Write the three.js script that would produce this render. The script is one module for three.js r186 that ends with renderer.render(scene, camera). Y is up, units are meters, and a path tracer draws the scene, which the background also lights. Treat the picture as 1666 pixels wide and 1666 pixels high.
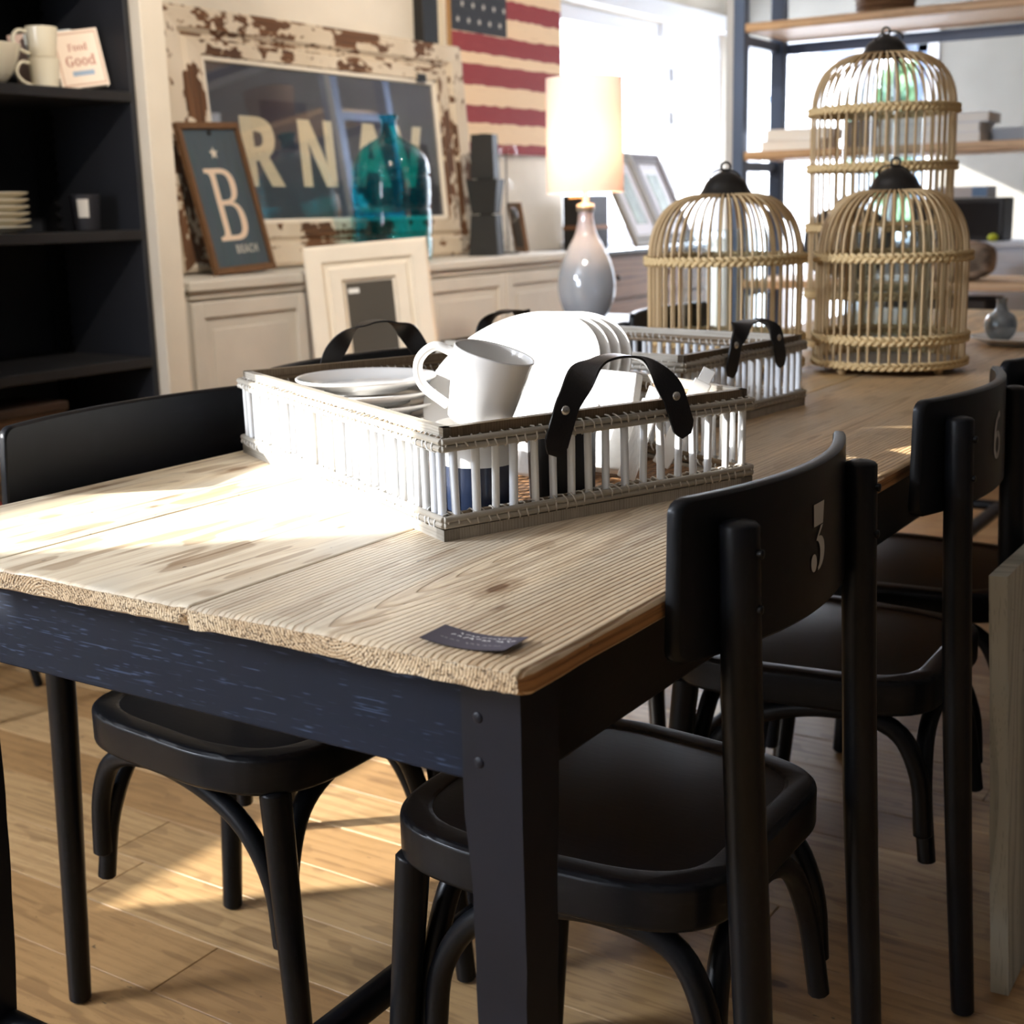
import * as THREE from 'three';
import { RoundedBoxGeometry } from 'three/addons/geometries/RoundedBoxGeometry.js';
import { mergeGeometries, toCreasedNormals } from 'three/addons/utils/BufferGeometryUtils.js';
import { RectAreaLightUniformsLib } from 'three/addons/lights/RectAreaLightUniformsLib.js';

// ------------------------------------------------------------------ camera, sky, sun, exposure
const scene = new THREE.Scene();
const renderer = new THREE.WebGLRenderer({ antialias: true });
renderer.toneMapping = THREE.LinearToneMapping;
renderer.toneMappingExposure = 1.55;
renderer.shadowMap.enabled = true;
RectAreaLightUniformsLib.init();
const R = Math.PI / 180;
const camera = new THREE.PerspectiveCamera(41.546, 1, 0.05, 60);
camera.position.set(0.5049, 1.09, 0.7815);
camera.rotation.order = 'YXZ';
camera.rotation.set(-12.69 * R, 33.18 * R, -1.41 * R);
camera.focus = 1.42;
camera.userData.fStop = 7;
scene.add(camera);

scene.background = new THREE.Color(0.92, 0.98, 1.07);
scene.backgroundIntensity = 5.5;
const sun = new THREE.DirectionalLight(new THREE.Color(1.0, 0.97, 0.92), 13);
{
  const t = new THREE.Vector3(-0.6, 0.6, -0.7), to = new THREE.Vector3(-0.75, 0.36, 0.66);
  sun.target.position.copy(t);
  sun.position.copy(t).addScaledVector(to.normalize(), 8);
  sun.castShadow = true;
  const c = sun.shadow.camera;
  c.left = -5; c.right = 5; c.top = 4; c.bottom = -4; c.near = 0.5; c.far = 16;
  sun.shadow.mapSize.set(2048, 2048);
  scene.add(sun, sun.target);
}
function daylight(x, y, z, tx, ty, tz, w, h, power, col) {   // daylight coming in through a window of that size
  const l = new THREE.RectAreaLight(col ?? new THREE.Color(0.86, 0.94, 1.08), power, w, h);
  l.position.set(x, y, z); l.lookAt(tx, ty, tz); scene.add(l);
}
daylight(-2.9, 1.5, -5.95, 0, 1.5, -5.95, 1.8, 1.05, 10);      // far window in the left wall
daylight(-2.28, 1.1, -6.95, -2.28, 1.1, 0, 1.1, 1.7, 1.5);    // glazed door in the far wall
daylight(-2.9, 2.0, 1.72, 0, 1.3, 0.9, 0.76, 0.5, 80);         // near window in the left wall
daylight(-1.9, 1.5, 3.15, -1.6, 1.2, 0, 0.9, 1.2, 6);         // shop window behind the camera

// ------------------------------------------------------------------ helpers
function rng(seed) { let s = seed >>> 0; return () => { s = (s + 0x6d2b79f5) | 0; let t = Math.imul(s ^ (s >>> 15), 1 | s); t = (t + Math.imul(t ^ (t >>> 7), 61 | t)) ^ t; return ((t ^ (t >>> 14)) >>> 0) / 4294967296; }; }
const V = (x, y, z) => new THREE.Vector3(x, y, z);
const used = {};
function numbered(n) { const k = used[n] = (used[n] ?? -1) + 1; return k ? `${n}_${String(k).padStart(3, '0')}` : n; }
function tag(o, label, category, group, kind) {
  if (label) o.userData.label = label;
  if (category) o.userData.category = category;
  if (group) o.userData.group = group;
  if (kind) o.userData.kind = kind;
  return o;
}
function thing(name, label, category, [x, y, z] = [0, 0, 0], turn = 0, group) {
  const o = new THREE.Group(); o.name = numbered(name); scene.add(o);
  o.position.set(x, y, z); o.rotation.y = turn;
  return tag(o, label, category, group);
}
function obj(name, geos, m, parent) {
  let list = (Array.isArray(geos) ? geos : [geos]);
  let g = list[0];
  if (list.length > 1) {
    list = list.map((q) => { let c = q.index ? q.toNonIndexed() : q; if (!c.attributes.uv) c.setAttribute('uv', new THREE.BufferAttribute(new Float32Array(c.attributes.position.count * 2), 2)); for (const k of Object.keys(c.attributes)) if (!['position', 'normal', 'uv'].includes(k)) c.deleteAttribute(k); return c; });
    g = mergeGeometries(list);
  }
  const o = new THREE.Mesh(g, m);
  o.name = parent ? name : numbered(name);
  o.castShadow = o.receiveShadow = true;
  (parent ?? scene).add(o);
  return o;
}
function struct(name, geos, m) { const o = obj(name, geos, m); o.name = name; o.userData.kind = 'structure'; return o; }
function structGroup(name) { const g = new THREE.Group(); g.name = name; g.userData.kind = 'structure'; scene.add(g); return g; }
function copyOf(root, [x, y, z], turn, label, group) {
  const r = root.clone(); r.name = numbered(root.name.replace(/_\d{3}$/, '')); scene.add(r); r.position.set(x, y, z); r.rotation.y = turn;
  r.userData = { ...root.userData };
  return tag(r, label, null, group);
}
// box from min/max corners, uv in metres with the grain (u) along axis
function boxUV(g, axis = 0, ou = 0, ov = 0) {
  const p = g.attributes.position, n = g.attributes.normal, uv = new Float32Array(p.count * 2);
  for (let i = 0; i < p.count; i++) {
    const q = [p.getX(i), p.getY(i), p.getZ(i)], m = [Math.abs(n.getX(i)), Math.abs(n.getY(i)), Math.abs(n.getZ(i))];
    let d = m[0] > m[1] ? (m[0] > m[2] ? 0 : 2) : (m[1] > m[2] ? 1 : 2);
    const others = [0, 1, 2].filter((k) => k !== d);
    let a = axis, b;
    if (d === axis) { a = others[0]; b = others[1]; } else b = others.find((k) => k !== axis);
    uv[i * 2] = q[a] + ou; uv[i * 2 + 1] = q[b] + ov;
  }
  g.setAttribute('uv', new THREE.BufferAttribute(uv, 2));
  return g;
}
function box(x0, x1, y0, y1, z0, z1, bev = 0.003, axis = 0, seg = 1) {
  const w = x1 - x0, h = y1 - y0, d = z1 - z0, b = Math.min(bev, w / 2.1, h / 2.1, d / 2.1);
  let g = b > 0.0004 ? new RoundedBoxGeometry(w, h, d, seg, b) : new THREE.BoxGeometry(w, h, d);
  if (g.index) g = g.toNonIndexed();
  g.translate((x0 + x1) / 2, (y0 + y1) / 2, (z0 + z1) / 2);
  return boxUV(g, axis, x0 * 3.7 + z0 * 1.3, y0 * 2.1 + z0 * 0.7 + x0);
}
// tube of varying radius through points, with rounded ends
function rod(pts, radii, sides = 8, n = 0, flat = 1) {
  const curve = pts.length > 2 ? new THREE.CatmullRomCurve3(pts, false, 'centripetal') : new THREE.LineCurve3(pts[0], pts[1]);
  const N = n || (pts.length > 2 ? pts.length * 5 : 1), rad = (t) => { if (!Array.isArray(radii)) return radii; const k = t * (radii.length - 1), i = Math.min(radii.length - 2, Math.floor(k)); return radii[i] + (radii[i + 1] - radii[i]) * (k - i); };
  const P = [], T = [];
  for (let i = 0; i <= N; i++) { P.push(pts.length > 2 ? curve.getPoint(i / N) : curve.getPoint(i / N)); T.push(curve.getTangent(i / N).normalize()); }
  let nrm = Math.abs(T[0].y) < 0.9 ? V(0, 1, 0) : V(1, 0, 0);
  const rings = [];
  const push = (c, t, r) => {
    nrm = nrm.clone().addScaledVector(t, -nrm.dot(t)).normalize();
    const b = t.clone().cross(nrm);
    const ring = [];
    for (let k = 0; k < sides; k++) { const a = k / sides * Math.PI * 2; ring.push(c.clone().addScaledVector(nrm, Math.cos(a) * r).addScaledVector(b, Math.sin(a) * r * flat)); }
    rings.push(ring);
  };
  const caps = [[0.995, 0.08], [0.8, 0.55], [0.5, 0.85], [0, 1]];
  const r0 = rad(0), r1 = rad(1), dome = 0.35;
  for (const [o, s] of caps.slice(0).reverse().reverse()) push(P[0].clone().addScaledVector(T[0], -r0 * dome * o + r0 * dome), T[0], Math.max(r0 * s, 1e-5));
  for (let i = 1; i < N; i++) push(P[i], T[i], rad(i / N));
  for (const [o, s] of caps.slice(0).reverse()) push(P[N].clone().addScaledVector(T[N], r1 * dome * o - r1 * dome), T[N], Math.max(r1 * s, 1e-5));
  return skin(rings, true);
}
function skin(rings, closedRing) {
  const m = rings[0].length, pos = [], uv = [], idx = [];
  let len = 0;
  rings.forEach((r, j) => { if (j) len += r[0].distanceTo(rings[j - 1][0]); for (let k = 0; k <= (closedRing ? m : m - 1); k++) { const q = r[k % m]; pos.push(q.x, q.y, q.z); uv.push(len, k / m * 0.1); } });
  const w = closedRing ? m + 1 : m;
  for (let j = 0; j < rings.length - 1; j++) for (let k = 0; k < w - 1; k++) { const a = j * w + k, b = a + 1, c = a + w, d = c + 1; idx.push(a, b, c, b, d, c); }
  const g = new THREE.BufferGeometry();
  g.setAttribute('position', new THREE.Float32BufferAttribute(pos, 3));
  g.setAttribute('uv', new THREE.Float32BufferAttribute(uv, 2));
  g.setIndex(idx);
  g.computeVertexNormals();
  if (closedRing) { const n = g.attributes.normal; for (let j = 0; j < rings.length; j++) { const a = j * w, b = a + w - 1, v = V(n.getX(a) + n.getX(b), n.getY(a) + n.getY(b), n.getZ(a) + n.getZ(b)).normalize(); n.setXYZ(a, v.x, v.y, v.z); n.setXYZ(b, v.x, v.y, v.z); } }
  return g;
}
function lathe(profile, seg = 48) { return new THREE.LatheGeometry(profile.map(([r, y]) => new THREE.Vector2(Math.max(r, 0), y)), seg); }
function smooth(profile, n = 40) { const c = new THREE.CatmullRomCurve3(profile.map(([r, y]) => V(r, y, 0)), false, 'centripetal'); return c.getPoints(n).map((p) => [p.x, p.y]); }
const move = (g, x, y, z) => g.translate(x, y, z);

// ------------------------------------------------------------------ noise and textures
function hash(x, y, s) { let h = Math.imul(x, 374761393) + Math.imul(y, 668265263) + Math.imul(s, 974634777); h = Math.imul(h ^ (h >>> 13), 1274126177); return ((h ^ (h >>> 16)) >>> 0) / 4294967296; }
function noise(x, y, s = 0) { const ix = Math.floor(x), iy = Math.floor(y); let u = x - ix, v = y - iy; u = u * u * (3 - 2 * u); v = v * v * (3 - 2 * v); const a = hash(ix, iy, s), b = hash(ix + 1, iy, s), c = hash(ix, iy + 1, s), d = hash(ix + 1, iy + 1, s); return a + (b - a) * u + (c - a) * v + (a - b - c + d) * u * v; }
function fbm(x, y, s = 0, o = 4) { let t = 0, a = 0.5, n = 0; for (let i = 0; i < o; i++) { t += a * noise(x, y, s + i * 17); n += a; a *= 0.5; x = x * 2.03 + 5.1; y = y * 2.03 + 1.7; } return t / n; }
const clamp = (x, a = 0, b = 1) => Math.min(b, Math.max(a, x));
const sstep = (a, b, x) => { const t = clamp((x - a) / (b - a)); return t * t * (3 - 2 * t); };
const mix3 = (a, b, t) => [a[0] + (b[0] - a[0]) * t, a[1] + (b[1] - a[1]) * t, a[2] + (b[2] - a[2]) * t];
const hex = (h) => [(h >> 16) & 255, (h >> 8) & 255, h & 255];
function tex(w, h, f, { bump, repeat, mirror = true } = {}) {   // f(u, v) -> [r, g, b, height]
  const c = new Uint8Array(w * h * 4), b = bump ? new Uint8Array(w * h * 4) : null;
  for (let j = 0; j < h; j++) for (let i = 0; i < w; i++) {
    const q = f((i + 0.5) / w, (j + 0.5) / h), o = (j * w + i) * 4;
    c[o] = clamp(q[0], 0, 255); c[o + 1] = clamp(q[1], 0, 255); c[o + 2] = clamp(q[2], 0, 255); c[o + 3] = 255;
    if (b) { const k = clamp(q[3]) * 255; b[o] = b[o + 1] = b[o + 2] = k; b[o + 3] = 255; }
  }
  const mk = (d, srgb) => { const t = new THREE.DataTexture(d, w, h, THREE.RGBAFormat); t.magFilter = THREE.LinearFilter; t.minFilter = THREE.LinearFilter; t.wrapS = t.wrapT = mirror ? THREE.MirroredRepeatWrapping : THREE.RepeatWrapping; if (srgb) t.colorSpace = THREE.SRGBColorSpace; if (repeat) t.repeat.set(...repeat); t.needsUpdate = true; return t; };
  return { map: mk(c, true), bumpMap: b ? mk(b, false) : undefined };
}
function canvasTex(w, h, draw) {
  const c = document.createElement('canvas'); c.width = w; c.height = h; draw(c.getContext('2d'), w, h);
  const t = new THREE.CanvasTexture(c); t.colorSpace = THREE.SRGBColorSpace; t.magFilter = THREE.LinearFilter; t.needsUpdate = true; return t;
}
const M = (color, roughness = 0.6, o = {}) => new THREE.MeshPhysicalMaterial({ color, roughness, ...o });

// wood: u along the grain, sizes in metres
function woodFn({ seed = 1, L = 1, W = 0.2, light, mid, dark, rings = 60, wave = 0.02, knots = [], ridge = 1, streak = 0, grey = 0, greyCol = [190, 184, 172], rand = 0.5 }) {
  return (u, v) => {
    const x = u * L, y0 = v * W;
    let y = y0 + (fbm(x * 1.3, y0 * 6, seed, 3) - 0.5) * wave * 2;
    let kn = 0, kd = 0;
    for (const [kx, ky, kr] of knots) {
      const dx = (x - kx) * 0.45, dy = y0 - ky, d = Math.hypot(dx, dy);
      y += (dy >= 0 ? 1 : -1) * kr * 0.9 * Math.exp(-((d / (kr * 1.6)) ** 2));
      kn = Math.max(kn, 1 - sstep(kr * 0.35, kr * 0.7, d)); kd = Math.max(kd, 1 - sstep(kr * 0.12, kr * 0.3, d));
    }
    const fr = rings * (0.8 + 0.5 * noise(y * 9, 3.3, seed + 3));
    let r = y * fr + 0.35 * noise(x * 6, y * 60, seed + 9);
    r = r - Math.floor(r);
    const late = sstep(0.45, 0.9, r) * (1 - sstep(0.93, 1, r));
    const fine = noise(x * 25, y * 900, seed + 21), fib = noise(x * 9, y * 340, seed + 31), big = fbm(x * 1.6, y0 * 9, seed + 41, 4);
    let c = mix3(light, mid, clamp(late * 0.75 * ridge + (fib - 0.5) * 0.5 + (big - 0.5) * rand));
    c = mix3(c, dark, clamp(late * 0.28 * ridge + sstep(0.72, 0.95, fine) * 0.22 + kd * 0.8 + kn * 0.35));
    if (grey) c = mix3(c, greyCol, clamp(grey * sstep(0.4, 0.7, fbm(x * 2.2 + 7, y0 * 11, seed + 51, 3))));
    if (streak) { const st = sstep(0.7, 0.8, noise(x * 4.5, y0 * 150, seed + 71)) * sstep(0.45, 0.7, noise(x * 11, y0 * 60, seed + 73)) + sstep(0.74, 0.8, noise(x * 14, y0 * 70, seed + 77)) * 0.8; c = mix3(c, dark, clamp(st * streak * 0.75)); }
    const nick = noise(x * 40, y0 * 130, seed + 61) > 0.985 ? 0.5 : 1;
    c = [c[0] * nick, c[1] * nick, c[2] * nick];
    return [c[0], c[1], c[2], clamp(0.45 + late * 0.5 * ridge - fine * 0.2 - kd * 0.3 - (nick < 1 ? 0.2 : 0))];
  };
}
function woodMat(o, px = [1024, 256], m = {}) {
  const t = tex(px[0], px[1], woodFn(o), { bump: true, repeat: [1 / o.L, 1 / o.W] });
  return new THREE.MeshPhysicalMaterial({ map: t.map, bumpMap: t.bumpMap, bumpScale: o.bs ?? 0.0008, roughness: o.rough ?? 0.55, ...m });
}
const speckles = {};
function speckle(base, amp, f, seed, o = {}) {   // shared mottled maps tinted by the base colour
  const rel = amp / Math.max(...base) < 0.06 ? 0.04 : amp / Math.max(...base) < 0.25 ? 0.12 : 0.36, key = rel + '_' + (f > 8);
  const t = speckles[key] ??= tex(256, 256, (u, v) => { const n = fbm(u * (f > 8 ? 12 : 6), v * (f > 8 ? 12 : 6), 77, 4), k = 255 * (1 - rel + (n - 0.5) * 2 * rel); return [k, k, k, n]; }, { bump: true, repeat: [1, 1] });
  return new THREE.MeshPhysicalMaterial({ color: new THREE.Color().setRGB(...base.map((c) => Math.min(1, c / 255 / (1 - rel))), THREE.SRGBColorSpace), map: t.map, bumpMap: t.bumpMap, bumpScale: 0.0006, roughness: 0.7, ...o });
}
// chipped paint over brown wood
function chippedMat(paint, wood, amount, seed, rough = 0.75) {
  const t = tex(1024, 512, (u, v) => {
    const x = u * 2, y = v * 1, n = fbm(x * 6, y * 12, seed, 5) * 0.62 + fbm(x * 34, y * 60, seed + 5, 3) * 0.38, chip = sstep(amount, amount + 0.03, n), pv = fbm(x * 5, y * 5, seed + 9, 3);
    const p = mix3(paint, [paint[0] * 0.86, paint[1] * 0.83, paint[2] * 0.78], pv), w = mix3(wood, [wood[0] * 0.6, wood[1] * 0.58, wood[2] * 0.55], noise(x * 8, y * 160, seed + 2));
    const c = mix3(w, p, chip); return [...c, 0.3 + chip * 0.5];
  }, { bump: true, repeat: [0.5, 1] });
  return new THREE.MeshPhysicalMaterial({ map: t.map, bumpMap: t.bumpMap, bumpScale: 0.0012, roughness: rough });
}

// materials
const paintBlack = (() => { const t = tex(512, 256, (u, v) => { const f = noise(u * 40, v * 500, 3), w = fbm(u * 6, v * 6, 8, 4), s = noise(u * 160, v * 160, 5) > 0.975 ? 14 : 0; const k = 14 + (w - 0.5) * 7 + (f > 0.8 ? 5 : 0) + s; return [k, k + 1.5, k + 5, 0.4 + f * 0.3]; }, { bump: true, repeat: [2, 2] }); return new THREE.MeshPhysicalMaterial({ map: t.map, bumpMap: t.bumpMap, bumpScale: 0.0002, roughness: 0.36, specularIntensity: 0.42 }); })();
const apronBlue = (() => { const t = tex(1024, 256, (u, v) => { const x = u, y = v * 0.25, g = noise(x * 70, y * 1500, 3), g2 = noise(x * 30, y * 400, 7), w = fbm(x * 5, y * 9, 8, 3), pore = sstep(0.62, 0.9, g) * sstep(0.42, 0.8, g2); const c = mix3([14, 20, 32], [20, 28, 44], w); const q = mix3(c, [74, 90, 118], pore * 0.7); return [...q, 0.5 - pore * 0.4 + g * 0.15]; }, { bump: true, repeat: [1, 4] }); return new THREE.MeshPhysicalMaterial({ map: t.map, bumpMap: t.bumpMap, bumpScale: 0.0004, roughness: 0.6, specularIntensity: 0.35 }); })();
const baseNavy = speckle([18, 21, 30], 3, 9, 55, { roughness: 0.45, specularIntensity: 0.45 });
const rivetMetal = M(0xd8d4cc, 0.28, { metalness: 1 });
const darkMetal = M(0x3a3836, 0.42, { metalness: 0.85 });
const leather = (() => { const t = tex(256, 256, (u, v) => { const n = fbm(u * 60, v * 60, 4, 3), k = 22 + (n - 0.5) * 16; return [k + 3, k, k, n]; }, { bump: true, repeat: [8, 8] }); return new THREE.MeshPhysicalMaterial({ map: t.map, bumpMap: t.bumpMap, bumpScale: 0.0002, roughness: 0.36, specularIntensity: 1 }); })();
const porcelain = M(0xf2f0ec, 0.16, { clearcoat: 0.5, clearcoatRoughness: 0.08 });
const whitePaint = speckle([236, 233, 226], 7, 9, 21, { roughness: 0.5 });
const frameWhite = M(0xe9ebf0, 0.35);
const glassPane = new THREE.MeshPhysicalMaterial({ color: 0xffffff, roughness: 0.0, transmission: 1, thickness: 0, ior: 1.5 });
const glassThin = new THREE.MeshPhysicalMaterial({ color: 0xeef4f6, roughness: 0.02, transmission: 1, thickness: 0, ior: 1.5 });

// ------------------------------------------------------------------ the setting
const XL = -2.95, ZF = -7.0, ZB = 3.2, XR = 3.2, HC = 2.75;
const wallCream = speckle([226, 217, 201], 6, 6, 31, { roughness: 0.9 });
const wallGrey = speckle([142, 139, 132], 6, 6, 37, { roughness: 0.9 });
const wallBack = speckle([150, 142, 130], 6, 6, 38, { roughness: 0.95 });
const wallDim = speckle([92, 90, 88], 6, 6, 39, { roughness: 0.95 });
// floor: base slab and single oak planks
{
  const floor = structGroup('floor');
  obj('subfloor', box(XL - 0.15, XR + 0.15, -0.15, -0.02, ZF - 0.15, ZB + 0.15, 0), M(0x3a2a1a, 0.9), floor);
  const mats = [0, 1, 2, 3, 4].map((k) => woodMat({ seed: 200 + k * 13, L: 2.4, W: 0.15, light: [[184, 148, 102], [170, 133, 88], [194, 160, 114], [158, 122, 80], [186, 152, 106]][k], mid: [148, 112, 70], dark: [88, 62, 40], rings: 34, wave: 0.05, ridge: 0.3, streak: 0.35, rand: 1.0, knots: k % 2 ? [[1.3, 0.07, 0.035]] : k === 2 ? [[0.5, 0.05, 0.03], [1.9, 0.1, 0.02]] : [], bs: 0.0004, rough: 0.42 }, [1024, 128]));
  const r = rng(77), W = 0.137;
  for (let row = 0, z = -0.39 + W * 20; z > ZF; z -= W, row++) {
    if (z - W > ZB) continue;
    let x = XL + (row % 5) * -0.42 - r() * 0.3;
    if (Math.abs(z + 0.39) < 0.01) x = -0.905 - 2.4;
    while (x < XR) {
      const len = 2.05 + r() * 0.5, a = Math.max(x, XL), b = Math.min(x + len, XR);
      let e = x + len; if (Math.abs(z + 0.39) < 0.01 && x < -2) e = -0.905;
      const bb = Math.min(e, XR);
      if (bb - a > 0.02) {
        const g = box(a + 0.0007, bb - 0.0007, -0.02, 0, z - W + 0.0007, z - 0.0007, 0.0015, 0);
        const u = g.attributes.uv, ou = r() * 5, ov = r() * 3; for (let i = 0; i < u.count; i++) u.setXY(i, u.getX(i) + ou, u.getY(i) + ov);
        obj('floor_plank', g, mats[Math.floor(r() * 5)], floor);
      }
      x = e;
    }
  }
}
struct('ceiling', box(XL - 0.15, XR + 0.15, HC, HC + 0.15, ZF - 0.15, ZB + 0.15, 0), speckle([206, 204, 200], 4, 5, 41, { roughness: 0.95 }));
// wall with rectangular openings, in a plane of constant x (or z): openings [a0, a1, y0, y1]
function wallWith(a0, a1, opens, make) {
  const cuts = [...new Set([a0, a1, ...opens.flatMap((o) => [o[0], o[1]])])].sort((p, q) => p - q), out = [];
  for (let i = 0; i < cuts.length - 1; i++) {
    const p = cuts[i], q = cuts[i + 1], o = opens.find((k) => p >= k[0] - 1e-6 && q <= k[1] + 1e-6);
    if (!o) out.push(make(p, q, 0, HC)); else { if (o[2] > 0) out.push(make(p, q, 0, o[2])); out.push(make(p, q, o[3], HC)); }
  }
  return out;
}
const winFar = [-6.88, -5.02, 0.92, 2.04], winNear = [1.33, 2.10, 1.785, 2.27], ventLow = [0.3, 1.2, 0.86, 1.14];
{ // the left wall, its near part pierced by one high window and a low light under it
  const L = (y0, y1, p, q) => box(XL - 0.15, XL, y0, y1, p, q, 0), g = wallWith(ZF - 0.15, 0, [winFar], (p, q, y0, y1) => L(y0, y1, p, q));
  const row = (y0, y1, opens) => { let p = 0; for (const o of [...opens, [ZB + 0.15, ZB + 0.15]]) { if (o[0] > p) g.push(L(y0, y1, p, o[0])); p = o[1]; } };
  row(0, ventLow[2], []); row(ventLow[2], ventLow[3], [ventLow]); row(ventLow[3], winNear[2], []); row(winNear[2], winNear[3], [winNear]); row(winNear[3], HC, []);
  struct('wall_left', g, wallCream);
}
const doorFar = [-2.84, -1.72, 0.0, 2.0];
struct('wall_far', wallWith(XL, XR, [doorFar], (p, q, y0, y1) => box(p, q, y0, y1, ZF - 0.15, ZF, 0)), wallGrey);
struct('wall_right', box(XR, XR + 0.15, 0, HC, ZF - 0.15, ZB + 0.15, 0), wallDim);
const shopWin = [-2.4, -1.4, 0.85, 2.15];
struct('wall_front', wallWith(XL, XR, [shopWin], (p, q, y0, y1) => box(p, q, y0, y1, ZB, ZB + 0.15, 0)), wallBack);
// white pier that ends the shelf niche
struct('wall_pier', box(XL, -2.465, 0, HC, -2.045, -1.958, 0.004, 1), wallCream);
struct('trim_1', box(XL, XL + 0.05, 1.0, HC, -3.965, -3.86, 0.003, 1), M(0x17181a, 0.5));
struct('trim_2', box(XL, XL + 0.03, 1.0, HC, -4.03, -3.968, 0.003, 1), M(0xd8c8a8, 0.7));
struct('trim_3', box(XL, XL + 0.06, 2.045, 2.14, -6.95, -4.99, 0.006, 2), frameWhite);
struct('trim_4', rod([V(-1.95, 0.0, ZF + 0.02), V(-1.95, HC, ZF + 0.02)], 0.02, 8), M(0x2a2c30, 0.5));
// windows: frames of separate bars and panes
function casement(name, bars, panes, m) {
  const w = structGroup(name);
  bars.forEach((b, k) => { const e = k * 0.0006; obj('window_frame', box(b[0] - e, b[1] + e, b[2], b[3] + e, b[4] - e, b[5] + e, 0.006, 1), m ?? frameWhite, w); });
  for (const p of panes) obj('pane', box(...p, 0), glassPane, w);
  return w;
}
{ // far window, two sashes, in the left wall
  const [z0, z1, y0, y1] = winFar, x0 = XL - 0.1, x1 = XL - 0.02, zm = -6.11;
  const w = casement('window_1', [
    [x0, x1, y1 - 0.075, y1, z0, z1], [x0, x1, y0, y0 + 0.06, z0, z1], [x0, x1, y0, y1, z1 - 0.012, z1], [x0, x1, y0, y1, z0, z0 + 0.1],
    [x0, x1 + 0.015, y0, y1, zm - 0.1, zm + 0.0], [x0, x1, y0, y1, zm - 0.2, zm - 0.1], [x0, x1, y1 - 0.14, y1 - 0.07, z0, zm - 0.1]],
    [[x0 + 0.03, x0 + 0.036, y0 + 0.05, y1 - 0.07, zm, z1 - 0.01], [x0 + 0.03, x0 + 0.036, y0 + 0.05, y1 - 0.13, z0 + 0.1, zm - 0.2]]);
  for (const yy of [1.78, 1.55]) obj('hinge', rod([V(x1 + 0.02, yy - 0.035, zm - 0.1), V(x1 + 0.02, yy + 0.035, zm - 0.1)], 0.012, 8), M(0xb8bcc4, 0.4), w);
  obj('window_sill', box(XL - 0.14, XL + 0.1, y0 - 0.03, y0, z0 - 0.03, z1 + 0.03, 0.006, 2), frameWhite, w);
}
{ // glazed door in the far wall
  const [a, b, , y1] = doorFar, z0 = ZF - 0.1, z1 = ZF - 0.02, bl = M(0x9fb2d2, 0.4);
  const w = casement('door_1', [
    [a, b, y1 - 0.06, y1, z0, z1 + 0.03], [a, a + 0.05, 0, y1, z0, z1 + 0.03], [b - 0.06, b, 0, y1, z0, z1 + 0.03], [a, b, 0.0, 0.16, z0, z1],
    [-2.62, -2.56, 0, y1, z0, z1], [-2.47, -2.40, 0.1, y1 - 0.06, z0, z1], [-2.2, -2.1, 0.1, y1 - 0.06, z0, z1]], [[a + 0.05, b - 0.06, 0.16, y1 - 0.06, z0 + 0.03, z0 + 0.036]]);
  for (const q of [[-2.4, b - 0.06, y1 - 0.13, y1 - 0.06, z0, z1], [b - 0.13, b - 0.06, 0.16, y1 - 0.06, z0, z1], [-2.4, b - 0.06, 0.16, 0.24, z0, z1], [-2.84, -2.4, 1.66, 1.70, z0, z1]]) obj('window_frame', box(...q, 0.005, 1), bl, w);
}
{ // near window and the low light in the left wall, where the sun comes in
  const x0 = XL - 0.1, x1 = XL - 0.03;
  [winNear, ventLow].forEach(([z0, z1, y0, y1], k) => casement(`window_${k + 2}`, [[x0, x1, y1 - 0.02, y1, z0, z1], [x0, x1, y0, y0 + 0.02, z0, z1], [x0, x1, y0, y1, z0, z0 + 0.02], [x0, x1, y0, y1, z1 - 0.02, z1]], [[x0 + 0.03, x0 + 0.036, y0 + 0.015, y1 - 0.015, z0 + 0.015, z1 - 0.015]]));
  const [s0, s1, t0, t1] = shopWin;
  casement('window_4', [[s0, s1, t1 - 0.06, t1, ZB + 0.04, ZB + 0.1], [s0, s1, t0, t0 + 0.06, ZB + 0.04, ZB + 0.1], [s0, s0 + 0.06, t0, t1, ZB + 0.04, ZB + 0.1], [s1 - 0.06, s1, t0, t1, ZB + 0.04, ZB + 0.1], [-1.93, -1.87, t0, t1, ZB + 0.04, ZB + 0.1]], [[s0 + 0.05, -1.93, t0 + 0.05, t1 - 0.05, ZB + 0.06, ZB + 0.066], [-1.87, s1 - 0.05, t0 + 0.05, t1 - 0.05, ZB + 0.06, ZB + 0.066]]);
}

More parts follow.
